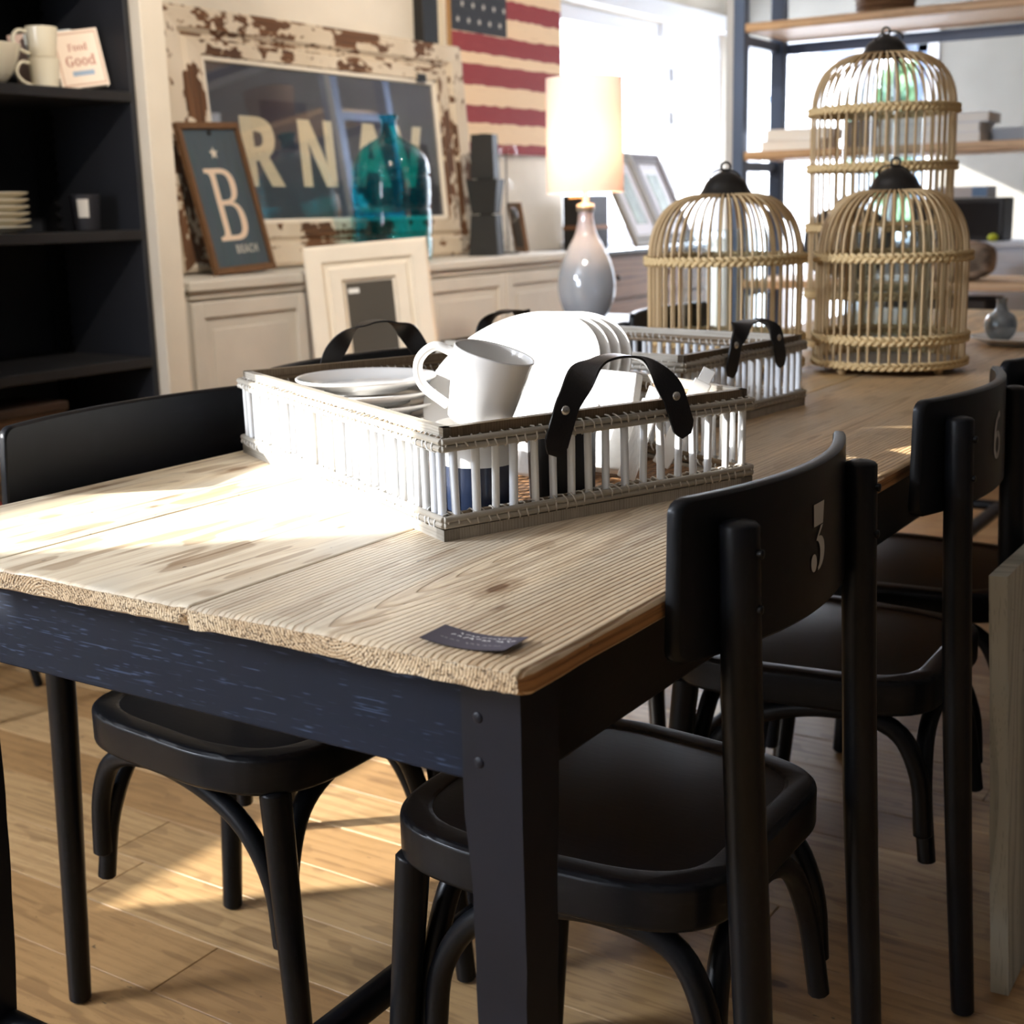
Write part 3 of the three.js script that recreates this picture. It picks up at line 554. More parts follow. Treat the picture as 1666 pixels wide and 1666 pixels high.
    for (let k = 0; k <= N; k++) {
      const p0 = F[Math.max(0, k - 1)], p1 = F[Math.min(N, k + 1)], c = F[k], tb = p1.b - p0.b, ty = p1.y - p0.y, l = Math.hypot(tb, ty) || 1, nb = -ty / l, ny = tb / l, ang = -c.tw * Math.PI / 2;
      const taper = k < 3 || k > N - 3 ? [0.45, 0.8, 1][Math.min(k, N - k)] : 1, ww = w * taper;
      const wa = Math.sin(ang) * ww, wb = nb * Math.cos(ang) * ww, wy = ny * Math.cos(ang) * ww;       // half width
      const na = Math.cos(ang) * th * out, nb2 = -nb * Math.sin(ang) * th * out, ny2 = -ny * Math.sin(ang) * th * out;
      const q4 = (sw, sn) => P(a0 + c.o + wa * sw * out + na * sn, c.y + wy * sw + ny2 * sn, c.b + wb * sw + nb2 * sn);
      rows.push([q4(-1, -1), q4(1, -1), q4(1, 1), q4(-1, 1)]);
    }
    const strips = [0, 1, 2, 3].map((q) => skin(rows.map((x) => [x[q], x[(q + 1) % 4]])));
    const g2 = mergeGeometries(strips.map((x) => x.toNonIndexed()));
    const h = obj('handle', g2, leather, t);
    for (const s of [-1, 1]) obj('rivet', rod([P(a0 + out * 0.012, 0.121, mid + s * half * 1.04), P(a0 + out * 0.0165, 0.121, mid + s * half * 1.04)], 0.0052, 12), rivetMetal, h);
  }
  return t;
}
basket('large white rattan tray filled with crockery, on the front part of the table', [-0.285, -0.302], [-0.884, -0.468], [0.383, -0.924], 0.635, 0.424, 34, 17, 11);
basket('smaller white rattan tray behind the crockery, in front of the left birdcage', [-0.348, -0.985], [-0.985, -0.16], [0.12, -0.9925], 0.50, 0.36, 27, 17, 12, 0.028);

// ------------------------------------------------------------------ crockery in the front basket
const BF = TH + 0.0085;   // basket floor
function plateGeo(r) { return lathe([[0, 0.004], [r * 0.5, 0.004], [r * 0.52, 0], [r * 0.6, 0], [r * 0.62, 0.004], [r * 0.8, 0.008], [r * 0.97, 0.0145], [r, 0.0165], [r * 1.002, 0.0185], [r * 0.99, 0.0195], [r * 0.95, 0.018], [r * 0.8, 0.0125], [r * 0.66, 0.0085], [r * 0.58, 0.0075], [0, 0.0075]], 72); }
const plateG = plateGeo(0.096), plateTall = plateGeo(0.126);
{
  const base = V(-0.664, 0, -0.651), n = 6, labs = ['white dinner plate lying flat, topmost of the stack in the basket', 'white dinner plate second from the top of the flat stack', 'white dinner plate third from the top of the flat stack', 'white dinner plate fourth from the top of the flat stack', 'white dinner plate fifth from the top of the flat stack', 'white dinner plate at the bottom of the flat stack'];
  for (let k = 0; k < n; k++) { const o = obj('dinner_plate', plateG, porcelain); o.position.set(base.x + [0, 0.004, 0.002, 0.006, 0, 0.003][k], BF + 0.0168 * (n - 1 - k), base.z + [0, 0.003, -0.002, 0.002, 0.004, 0][k]); tag(o, labs[k], 'plate', 'flat stack of dinner plates'); }
  // leaning plates
  const right = V(0.837, 0, -0.547), up = V(0, 1, 0), toCam = V(0.55, 0, 0.835);
  const nrm = V(0, 0, 0).addScaledVector(right, -0.36).addScaledVector(up, 0.74).addScaledVector(toCam, 0.52).normalize();
  const qt = new THREE.Quaternion().setFromUnitVectors(V(0, 1, 0), nrm);
  const labs2 = ['large white plate leaning frontmost of the tilted plates', 'white plate leaning second of the tilted plates, behind the frontmost one', 'white plate leaning third of the tilted plates, before the rearmost', 'white plate leaning rearmost of the tilted plates, at the right'];
  for (let k = 0; k < 4; k++) { const o = obj('leaning_plate', plateTall, porcelain); o.quaternion.copy(qt); o.position.copy(V(-0.462, 0.856, -0.712).addScaledVector(nrm, -0.0172 * k).addScaledVector(right, 0.008 * k).addScaledVector(up, 0.012 * k)); tag(o, labs2[k], 'plate', 'tilted row of white plates'); }
}
function mugParts(t, r0, r1, h, m, inner, handleAngle, hr = 0.03) {
  const th = 0.003;
  obj('cup_body', lathe([[0, 0], [r0 * 0.9, 0], [r0, 0.003], [r0 + (r1 - r0) * 0.5, h * 0.5], [r1 - 0.0005, h - 0.002], [r1 - th / 2, h], [r1 - th, h - 0.002], [r0 + (r1 - r0) * 0.5 - th, h * 0.5], [r0 - th, 0.006], [0, 0.005]], 56), m, t);
  if (handleAngle !== undefined) {
    const c = Math.cos(handleAngle), s = Math.sin(handleAngle), q = (d, y) => V(c * d, y, s * d), rm = (r0 + r1) / 2;
    obj('cup_handle', rod([q(r1 - 0.006, h * 0.83), q(r1 + hr * 0.55, h * 0.86), q(r1 + hr * 0.95, h * 0.62), q(r1 + hr * 0.72, h * 0.33), q(r0 + 0.001, h * 0.12)], 0.0052, 10, 28, 1.5), m, t);
  }
}
const navyGlaze = speckle([30, 42, 66], 7, 10, 871, { roughness: 0.3, clearcoat: 0.5 });
const charGlaze = speckle([26, 26, 28], 5, 10, 872, { roughness: 0.5 });
{
  const c1 = thing('two_tone_cup', 'dark blue cup with a white rim band in the near basket corner', 'cup', [-0.3093, BF, -0.3994]);
  obj('cup_body', lathe([[0, 0], [0.036, 0], [0.039, 0.003], [0.0395, 0.055], [0.0395, 0.0555]], 48), navyGlaze, c1);
  obj('rim_band', lathe([[0.0395, 0.055], [0.0397, 0.077], [0.0385, 0.079], [0.037, 0.077], [0.0365, 0.02], [0, 0.015]], 48), porcelain, c1);
  const c2 = thing('charcoal_cup', 'plain charcoal cup behind the slats under the near leather handle', 'cup', [-0.265, BF, -0.501]);
  mugParts(c2, 0.037, 0.039, 0.084, charGlaze, null);
  const s = obj('saucer', plateGeo(0.046), porcelain); s.position.set(-0.3093, BF + 0.0795, -0.3994); tag(s, 'small white saucer on the dark blue cup, under the tilted mug', 'saucer');
  const m = thing('white_mug', 'white mug tilted over on the saucer at the basket corner', 'mug', [-0.3093, BF + 0.0975, -0.4004]);
  mugParts(m, 0.0335, 0.0445, 0.08, porcelain, null, Math.PI * 0.86, 0.034);
  m.rotation.set(0, 0, 0); m.quaternion.setFromUnitVectors(V(0, 1, 0), V(0.29, 1, -0.05).normalize());
}
// folded white linen and paper packs with plastic tags at the right of the basket
{
  const linen = speckle([244, 243, 240], 6, 14, 881, { roughness: 0.85, sheen: 0.3 }), clearTag = new THREE.MeshPhysicalMaterial({ color: 0xf4f2ee, roughness: 0.45, transmission: 0.45, thickness: 0 });
  const pack = (lab, pos, rot, w, h, d, layers) => { const t = thing('linen_pack', lab, 'linen', pos); t.rotation.set(...rot); for (let k = 0; k < layers; k++) { const g = new RoundedBoxGeometry(w, h - k * 0.002, d / layers * 0.94, 3, Math.min(0.004, d / layers / 2.2)); g.translate(0, h / 2, (k - (layers - 1) / 2) * d / layers); obj('folded_layer', g, linen, t); } return t; };
  pack('wide pack of folded white linen leaning in the basket, behind the leather handle', [-0.332, BF + 0.012, -0.606], [-0.3, 0.3, 0], 0.17, 0.125, 0.036, 4);
  pack('narrow pack of folded white linen standing before the wide one, behind the slats', [-0.306, BF + 0.008, -0.545], [-0.2, 0.5, -0.08], 0.085, 0.098, 0.024, 3);
  const tagAt = (lab, pos, rot, w, h, m) => { const t = thing('sleeve_tag', lab, 'tag', pos); t.rotation.set(...rot); const g = new RoundedBoxGeometry(w, h, 0.005, 2, 0.002); g.translate(0, h / 2, 0); obj('sleeve', g, m, t); const g2 = new RoundedBoxGeometry(w * 0.72, 0.02, 0.003, 2, 0.001); g2.translate(0, h + 0.006, 0); obj('tag_end', g2, m, t); };
  tagAt('translucent plastic sleeve sticking up at the right of the linen', [-0.226, BF + 0.012, -0.668], [-0.05, 0.3, -0.45], 0.022, 0.115, clearTag);
  tagAt('white paper sleeve leaning inside the slats below the handle', [-0.238, BF + 0.006, -0.602], [-0.05, 0.3, -0.3], 0.022, 0.098, linen);
}

// ------------------------------------------------------------------ birdcages
const cane = [0, 1, 2].map((k) => woodMat({ seed: 900 + k, L: 0.5, W: 0.05, light: [[216, 186, 140], [204, 172, 124], [224, 196, 152]][k], mid: [186, 150, 102], dark: [126, 94, 58], rings: 260, ridge: 0.6, bs: 0.0003, rough: 0.5 }, [256, 64]));
const braidMat = woodMat({ seed: 910, L: 0.3, W: 0.05, light: [230, 202, 150], mid: [200, 164, 110], dark: [132, 100, 62], rings: 300, ridge: 0.6, bs: 0.0003, rough: 0.55 }, [256, 64]);
function braid(Rr, y, fat = 1, seed = 0) {   // three strands plaited round the cage
  const out = [], n = Math.round(Rr * 2 * Math.PI / 0.04);
  for (let s = 0; s < 3; s++) {
    const pts = [], N = n * 8, ph = s * Math.PI * 2 / 3;
    const rings = [];
    for (let k = 0; k <= N; k++) {
      const a = k / N * Math.PI * 2, q = a * n + ph;
      const c = (aa) => { const qq = aa * n + ph, rr = Rr + 0.0055 + 0.0036 * Math.sin(2 * qq) * fat; return V(Math.cos(aa) * rr, y + 0.0068 * fat * Math.sin(qq), Math.sin(aa) * rr); };
      const p = c(a), t = c(a + 0.002).sub(p).normalize(), nn = V(Math.cos(a), 0, Math.sin(a)), b = t.clone().cross(nn).normalize(), ring = [];
      for (let j = 0; j < 6; j++) { const g = j / 6 * Math.PI * 2; ring.push(p.clone().addScaledVector(nn, Math.cos(g) * 0.003).addScaledVector(b, Math.sin(g) * 0.0042 * fat)); }
      rings.push(ring);
    }
    out.push(skin(rings, true));
  }
  return out;
}
function cage(label, x, z, Rr, ringYs, domeTop, capTop, nb, turn, seed) {
  const t = thing('birdcage', label, 'birdcage', [x, TH, z], turn, 'cane birdcage lanterns'), r = rng(seed), y0 = 0.016;
  for (let k = 0; k < 4; k++) { const a = k * Math.PI / 2 + 0.55 - turn * 0; obj('foot', lathe([[0, 0], [0.007, 0], [0.0085, 0.004], [0.0085, 0.014], [0, 0.014]], 14).translate(Math.cos(a) * Rr * 0.9, 0, Math.sin(a) * Rr * 0.9), cane[0], t); }
  obj('base_disc', lathe([[0, 0.013], [Rr * 0.98, 0.013], [Rr * 0.99, 0.016], [Rr * 0.985, 0.02], [0, 0.02]], 56), M(0xa89684, 0.6), t);
  const yl = ringYs[ringYs.length - 1], capR = 0.046;
  for (const [i, yy] of [y0 + 0.004, ...ringYs].entries()) {
    obj('woven_ring', braid(Rr, yy, i ? 1 : 0.8), braidMat, t);
    if (i) obj('inner_hoop', new THREE.TorusGeometry(Rr - 0.0055, 0.003, 6, 64).rotateX(Math.PI / 2).translate(0, yy, 0), cane[1], t);
  }
  const dome = (s) => { const a = s * Math.PI / 2; return [capR * 0.82 + (Rr - capR * 0.82) * Math.pow(Math.cos(a), 0.82), yl + (domeTop - yl) * Math.pow(Math.sin(a), 0.92)]; };
  for (let k = 0; k < nb; k++) {
    const a = (k + (r() - 0.5) * 0.16) / nb * Math.PI * 2, c = Math.cos(a), s = Math.sin(a), pts = [V(c * Rr, y0 + 0.004, s * Rr), V(c * Rr, (y0 + yl) / 2, s * Rr), V(c * Rr, yl, s * Rr)];
    for (let j = 1; j <= 7; j++) { const [rr, y] = dome(j / 7); pts.push(V(c * rr, y, s * rr)); }
    obj('cane_bar', rod(pts, 0.0027, 6, 26), cane[Math.floor(r() * 3)], t);
  }
  const H = capTop - domeTop;
  const cap = obj('metal_cap', lathe(smooth([[capR + 0.004, domeTop - 0.006], [capR + 0.005, domeTop], [capR - 0.001, domeTop + H * 0.22], [capR * 0.82, domeTop + H * 0.52], [capR * 0.5, domeTop + H * 0.8], [capR * 0.22, domeTop + H * 0.94], [0.007, capTop], [0, capTop]], 36), 40), darkMetal, t);
  obj('cap_ring', new THREE.TorusGeometry(0.0085, 0.0022, 8, 20).translate(0, capTop + 0.006, 0), darkMetal, cap);
  obj('cap_bail', new THREE.TorusGeometry(0.03, 0.0016, 6, 24, Math.PI).rotateZ(0.2).rotateX(1.0).translate(0, capTop - H * 0.35, 0.012), darkMetal, cap);
  obj('glass_cylinder', lathe([[Rr * 0.56, 0.021], [Rr * 0.56, yl + (domeTop - yl) * 0.45], [Rr * 0.555, yl + (domeTop - yl) * 0.45 + 0.001]], 40), glassThin, t);
  return t;
}
cage('low domed cane birdcage standing left, behind the smaller rattan tray', -0.612, -1.715, 0.149, [0.068, 0.222], 0.346, 0.392, 46, 0.3, 31);
cage('low domed cane birdcage standing right, in front of the tall cage', -0.328, -1.871, 0.141, [0.068, 0.222], 0.346, 0.392, 46, 0.1, 32);
cage('tall cane birdcage with five woven hoops, behind the right low cage', -0.464, -2.204, 0.15, [0.128, 0.271, 0.397, 0.515], 0.632, 0.672, 46, 0.7, 33);

// ------------------------------------------------------------------ glass vase on a white plate at the far end of the table
{
  const p = obj('serving_plate', plateGeo(0.1), porcelain); p.position.set(-0.21, TH + 0.0005, -2.42); tag(p, 'white plate under the round glass vase at the far table end', 'plate');
  const v = thing('round_vase', 'round grey glass vase on the white plate at the right edge', 'vase', [-0.245, TH + 0.009, -2.42]);
  obj('vase_body', lathe(smooth([[0.0, 0.0], [0.018, 0.0], [0.03, 0.012], [0.036, 0.032], [0.03, 0.054], [0.014, 0.068], [0.011, 0.085], [0.013, 0.094]], 40), 48), new THREE.MeshPhysicalMaterial({ color: 0x9aa2a8, roughness: 0.06, metalness: 0.55 }), v);
}

// ------------------------------------------------------------------ black shelf unit at the left
const unitBlack = speckle([33, 35, 41], 5, 8, 941, { roughness: 0.55 });
{
  const X0 = XL + 0.005, X1 = -2.5, Z0 = -1.955, Z1 = -0.55, t = thing('shelf_unit', 'tall black built-in shelf unit at the left edge, beside the white pier', 'shelf unit', [X0, 0, Z0]);
  const B = (x0, x1, y0, y1, z0, z1, ax = 2) => box(x0 - X0, x1 - X0, y0, y1, z0 - Z0, z1 - Z0, 0.003, ax);
  obj('back_panel', B(X0, X0 + 0.015, 0, 2.4, Z0 + 0.02, Z1 - 0.02), unitBlack, t);
  obj('side_panel', B(X0, X1 - 0.004, 0, 2.4, Z0, Z0 + 0.02, 1), unitBlack, t);
  obj('side_panel', B(X0, X1 - 0.004, 0, 2.4, Z1 - 0.02, Z1, 1), unitBlack, t);
  obj('top_panel', B(X0, X1, 2.38, 2.42, Z0, Z1), unitBlack, t);
  for (const y of [0.08, 0.36, 0.695, 1.055, 1.43, 1.8, 2.1]) obj('shelf', B(X0 + 0.015, X1, y - 0.028, y, Z0 + 0.02, Z1 - 0.02), speckle([34, 34, 36], 5, 8, 943, { roughness: 0.5 }), t);
  for (const zz of [Z0 + 0.02]) {   // toothed shelf rests in the rear corner
    const sh = new THREE.Shape(); sh.moveTo(0, 0); for (let k = 0; k < 70; k++) { const y = k * 0.032; sh.lineTo(0.026, y + 0.004); sh.lineTo(0.04, y + 0.02); sh.lineTo(0.026, y + 0.03); } sh.lineTo(0.02, 2.3); sh.lineTo(0, 2.3);
    const g = new THREE.ExtrudeGeometry(sh, { depth: 0.014, bevelEnabled: false }); g.translate(0.07, 0.05, 0.0205);
    obj('ratchet_strip', g, M(0x0c0c0e, 0.4), t);
  }
}
{
  const y1 = 1.4305, y2 = 1.0555, warm = M(0xf3ead2, 0.25, { clearcoat: 0.4 });
  const mug = (y, lab) => { const t = thing('shelf_mug', lab, 'mug', [-2.62, y, -1.745]); mugParts(t, 0.034, 0.042, 0.082, warm, null, Math.PI * 0.62, 0.034); return t; };
  mug(y1, 'cream mug standing on the upper black shelf, under another mug'); mug(y1 + 0.0825, 'cream mug stacked on top of another on the upper black shelf').scale.set(1.03, 0.98, 1.03);
  const bookTex = canvasTex(256, 256, (x, w, h) => { x.fillStyle = '#f0dcc8'; x.fillRect(0, 0, w, h); x.strokeStyle = '#c9a58c'; x.lineWidth = 8; x.strokeRect(14, 14, w - 28, h - 28); x.fillStyle = '#a85c44'; x.font = 'bold 44px serif'; x.textAlign = 'center'; x.fillText('Food', 128, 92); x.font = 'bold 64px serif'; x.fillText('Good', 128, 160); x.fillStyle = '#8da4bd'; x.fillRect(70, 182, 120, 22); });
  const labels = ['cream cookbook with red lettering leaning at the right on the upper shelf', 'pale blue book leaning between two others on the upper shelf', 'thin pinkish book leaning beside the stacked mugs'];
  [[-2.60, -1.866, 0.022, 0xf4ece0], [-2.672, -1.838, 0.02, 0xcdd6d8], [-2.715, -1.818, 0.012, 0xd8b8a8]].forEach(([x, z, th, col], k) => {
    const t = thing('book', labels[k], 'book', [x, y1 + 0.012, z], 0, 'books on the upper black shelf');
    const w = 0.125, h = 0.155; t.rotation.order = 'YXZ'; t.rotation.set(-0.16, 0.98, 0.14);
    const cov = k ? M(col, 0.5) : new THREE.MeshPhysicalMaterial({ map: bookTex, roughness: 0.5 });
    const front = new THREE.BoxGeometry(w, h, 0.003).translate(0, h / 2, th / 2);
    obj('cover', front, cov, t); obj('cover', new THREE.BoxGeometry(w, h, 0.003).translate(0, h / 2, -th / 2), M(col, 0.5), t);
    obj('page_block', box(-w / 2, w / 2 - 0.004, 0.002, h - 0.003, -th / 2 + 0.0016, th / 2 - 0.0016, 0, 1), M(0xf3efe6, 0.8), t);
    obj('spine', box(-w / 2 - 0.003, -w / 2, 0, h, -th / 2 - 0.0015, th / 2 + 0.0015, 0.001, 1), M(col, 0.5), t);
  });
  const labs = ['cream plate, topmost of the stack on the middle black shelf', 'cream plate second from top on the middle black shelf', 'cream plate third from top on the middle black shelf', 'cream plate fourth from top on the middle black shelf', 'cream plate fifth from top on the middle black shelf', 'cream plate lowest of the stack on the middle black shelf'];
  for (let k = 0; k < 6; k++) { const o = obj('shelf_plate', plateG, warm); o.position.set(-2.65, y2 + 0.0175 * (5 - k), -1.555); tag(o, labs[k], 'plate', 'plates stacked on the middle black shelf'); }
  const bowl = obj('deep_bowl', lathe(smooth([[0, 0], [0.04, 0], [0.07, 0.03], [0.095, 0.1], [0.092, 0.1], [0.065, 0.034], [0, 0.01]], 30), 40), warm); bowl.position.set(-2.64, y1 + 0.006, -1.57); tag(bowl, 'cream bowl at the left picture edge on the upper shelf', 'bowl');
  const c = thing('dark_tumbler', 'dark grey tumbler with a white paper label on the middle shelf', 'tumbler', [-2.62, y2, -1.84]);
  mugParts(c, 0.036, 0.043, 0.1, M(0x26262c, 0.5), null);
  obj('paper_label', new THREE.CylinderGeometry(0.0425, 0.0395, 0.05, 10, 1, true, 0.35, 0.75).translate(0, 0.062, 0), M(0xd9d4cc, 0.8), c);
  const k = thing('brown_box', 'brown wooden box in the dark on the low left shelf', 'box', [-2.62, 0.3605, -1.5]);
  obj('box_body', box(-0.1, 0.1, 0, 0.22, -0.13, 0.09, 0.004, 2), woodMat({ seed: 950, L: 0.5, W: 0.3, light: [110, 78, 46], mid: [84, 56, 30], dark: [40, 26, 14], rings: 60, rough: 0.6 }, [256, 128]), k);
  obj('box_lid', box(-0.105, 0.105, 0.22, 0.245, -0.135, 0.095, 0.004, 2), M(0x3c2a1c, 0.6), k);
}
{ // red stool by the shelf unit
  const t = thing('red_stool', 'small stool with a red seat and thin dark legs near the shelf unit', 'stool', [-2.2, 0, -0.98]);
  obj('stool_seat', lathe(smooth([[0, 0.43], [0.14, 0.43], [0.155, 0.44], [0.155, 0.455], [0.14, 0.465], [0, 0.468]], 24), 36), M(0xa02a18, 0.55), t);
  for (let k = 0; k < 4; k++) { const a = k * Math.PI / 2 + 0.35; obj('leg', rod([V(Math.cos(a) * 0.195, 0, Math.sin(a) * 0.195), V(Math.cos(a) * 0.12, 0.43, Math.sin(a) * 0.12)], [0.011, 0.014], 10), paintBlack, t); }
  obj('stool_ring', new THREE.TorusGeometry(0.165, 0.007, 8, 32).rotateX(Math.PI / 2).translate(0, 0.17, 0), paintBlack, t);
}

// ------------------------------------------------------------------ sideboard along the left wall
const sbPaint = speckle([212, 206, 195], 9, 7, 961, { roughness: 0.6 });
const SBX = -2.5, SBH = 0.9;
{
  const Z0 = -4.4, Z1 = -2.1, t = thing('sideboard', 'long low cream painted sideboard with panelled doors along the left wall', 'sideboard', [XL + 0.01, 0, Z1]);
  const B = (x0, x1, y0, y1, z0, z1, bev = 0.004, ax = 2) => box(x0 - XL - 0.01, x1 - XL - 0.01, y0, y1, z0 - Z1, z1 - Z1, bev, ax);
  obj('carcass', B(XL + 0.01, SBX - 0.022, 0.06, 0.868, Z0 + 0.02, Z1, 0.003), sbPaint, t);
  obj('plinth', B(XL + 0.03, SBX - 0.04, 0, 0.06, Z0 + 0.04, Z1 - 0.02, 0.003), sbPaint, t);
  obj('top_board', B(XL + 0.01, SBX + 0.012, 0.868, SBH, Z0, Z1 + 0.01, 0.006), sbPaint, t);
  obj('cornice', B(XL + 0.02, SBX - 0.004, 0.842, 0.868, Z0 + 0.01, Z1, 0.008), sbPaint, t);
  const cuts = [-2.1, -2.62, -3.26, -3.815, -4.38];
  for (let k = 0; k < 4; k++) {
    const a = cuts[k + 1] + 0.004, b = cuts[k] - 0.004, y0 = 0.09, y1 = 0.836, s = 0.05;
    const d = obj('door', B(SBX - 0.022, SBX - 0.01, y0, y1, a, b, 0.002), sbPaint, t);
    for (const q of [[y0, y1, a, a + s], [y0, y1, b - s, b], [y0, y0 + s, a + s, b - s], [y1 - s, y1, a + s, b - s]]) obj('door_rail', B(SBX - 0.012, SBX, q[0], q[1], q[2], q[3], 0.005), sbPaint, d);
    obj('door_panel', B(SBX - 0.012, SBX - 0.006, y0 + s + 0.035, y1 - s - 0.035, a + s + 0.035, b - s - 0.035, 0.004), sbPaint, d);
    obj('door_knob', rod([V(SBX - XL - 0.012, 0.5, (k % 2 ? b - 0.025 : a + 0.025) - Z1), V(SBX - XL + 0.012, 0.5, (k % 2 ? b - 0.025 : a + 0.025) - Z1)], 0.011, 10), M(0x8a7d68, 0.4), d);
  }
}
// leaning frames: local plane z = outward, x along, y up
function leanFrame(name, label, cat, pos, turn, lean, roll, W, H, stile, rail, depth, m, build) {
  const t = thing(name, label, cat, pos); t.rotation.order = 'YXZ'; t.rotation.set(-lean, turn, roll);
  const tw = (x0, x1, y0, y1, flipAxis) => {      // mitred moulding, one side of the frame
    const prof = [[0, 0], [0, 0.8], [0.08, 1], [0.42, 1], [0.5, 0.62], [0.56, 0.62], [0.62, 0.86], [0.9, 0.86], [0.93, 0.5], [1, 0.42], [1, 0]];
    return prof;
  };
  const prof = tw(), corners = [[-W / 2, 0], [W / 2, 0], [W / 2, H], [-W / 2, H]], inn = [[1, 1], [-1, 1], [-1, -1], [1, -1]];
  for (let i = 0; i < 4; i++) {
    const j = (i + 1) % 4, ring = (c, n) => prof.map(([s, d]) => V(c[0] + n[0] * s * stile, c[1] + n[1] * s * rail, d * depth));
    const A = ring(corners[i], inn[i]), Bq = ring(corners[j], inn[j]);
    const rings = [A, A.map((v, k) => v.clone().lerp(Bq[k], 0.33)), A.map((v, k) => v.clone().lerp(Bq[k], 0.67)), Bq];
    const g = skin(rings.map((x) => x.slice().reverse()), true).toNonIndexed(); g.computeVertexNormals(); boxUV(g, i % 2 ? 1 : 0, i * 0.37, i * 0.71);
    obj('frame_rail', g, m, t);
  }
  build?.(t);
  return t;
}
const lettersTex = canvasTex(1024, 512, (x, w, h) => {
  const r = rng(4); x.fillStyle = '#4a4b52'; x.fillRect(0, 0, w, h);
  for (let k = 0; k < 60; k++) { x.fillStyle = `rgba(${50 + r() * 20},${52 + r() * 20},${60 + r() * 24},0.10)`; x.fillRect(r() * w, r() * h, 60 + r() * 200, 30 + r() * 120); }
  x.fillStyle = 'rgba(38,40,58,0.85)'; x.fillRect(210, 120, 190, 150); x.fillStyle = 'rgba(66,66,86,0.6)'; x.fillRect(610, 125, 150, 70);
  x.fillStyle = '#d9cfb2'; x.strokeStyle = '#d9cfb2'; x.font = 'bold 292px sans-serif'; x.textAlign = 'center'; x.textBaseline = 'alphabetic';
  const put = (ch, cx, sc) => { x.save(); x.translate(cx, 386); x.scale(sc, 1.0); x.fillText(ch, 0, 0); x.lineWidth = 9; x.strokeText(ch, 0, 0); x.restore(); };
  put('R', 188, 0.9); put('N', 428, 0.8); put('A', 668, 0.85); put('V', 852, 0.85);
  for (let k = 0; k < 500; k++) { x.fillStyle = `rgba(90,84,72,${r() * 0.12})`; x.fillRect(r() * w, 180 + r() * 230, 2 + r() * 10, 2 + r() * 10); }
});
leanFrame('framed_letter_print', 'large weathered white frame round dark glazed letters, leaning above the sideboard', 'framed print', [-2.845, SBH + 0.0035, -3.235], Math.PI / 2, 0.085, -0.004, 1.70, 0.85, 0.21, 0.165, 0.045, chippedMat([226, 214, 196], [122, 82, 50], 0.475, 970), (t) => {
  const g = new THREE.BoxGeometry(1.32, 0.56, 0.01); g.translate(0, 0.425, 0.012);
  obj('print_panel', g, new THREE.MeshPhysicalMaterial({ map: lettersTex, roughness: 0.5 }), t);
  obj('glass', new THREE.BoxGeometry(1.32, 0.56, 0.003).translate(0, 0.425, 0.0195), new THREE.MeshPhysicalMaterial({ color: 0xffffff, roughness: 0.01, transmission: 1, thickness: 0, ior: 1.9 }), t);
  for (const [x0, x1, y0, y1] of [[-0.665, 0.665, 0.14, 0.165], [-0.665, 0.665, 0.685, 0.71], [-0.665, -0.64, 0.14, 0.71], [0.64, 0.665, 0.14, 0.71]]) obj('inner_lip', box(x0, x1, y0, y1, 0.015, 0.03, 0.003, x1 - x0 > 1 ? 0 : 1), M(0xe9e0d0, 0.6), t);
  obj('clip', box(0.52, 0.57, 0.69, 0.72, 0.03, 0.05, 0.003), M(0x1a1a1c, 0.4), t);
});
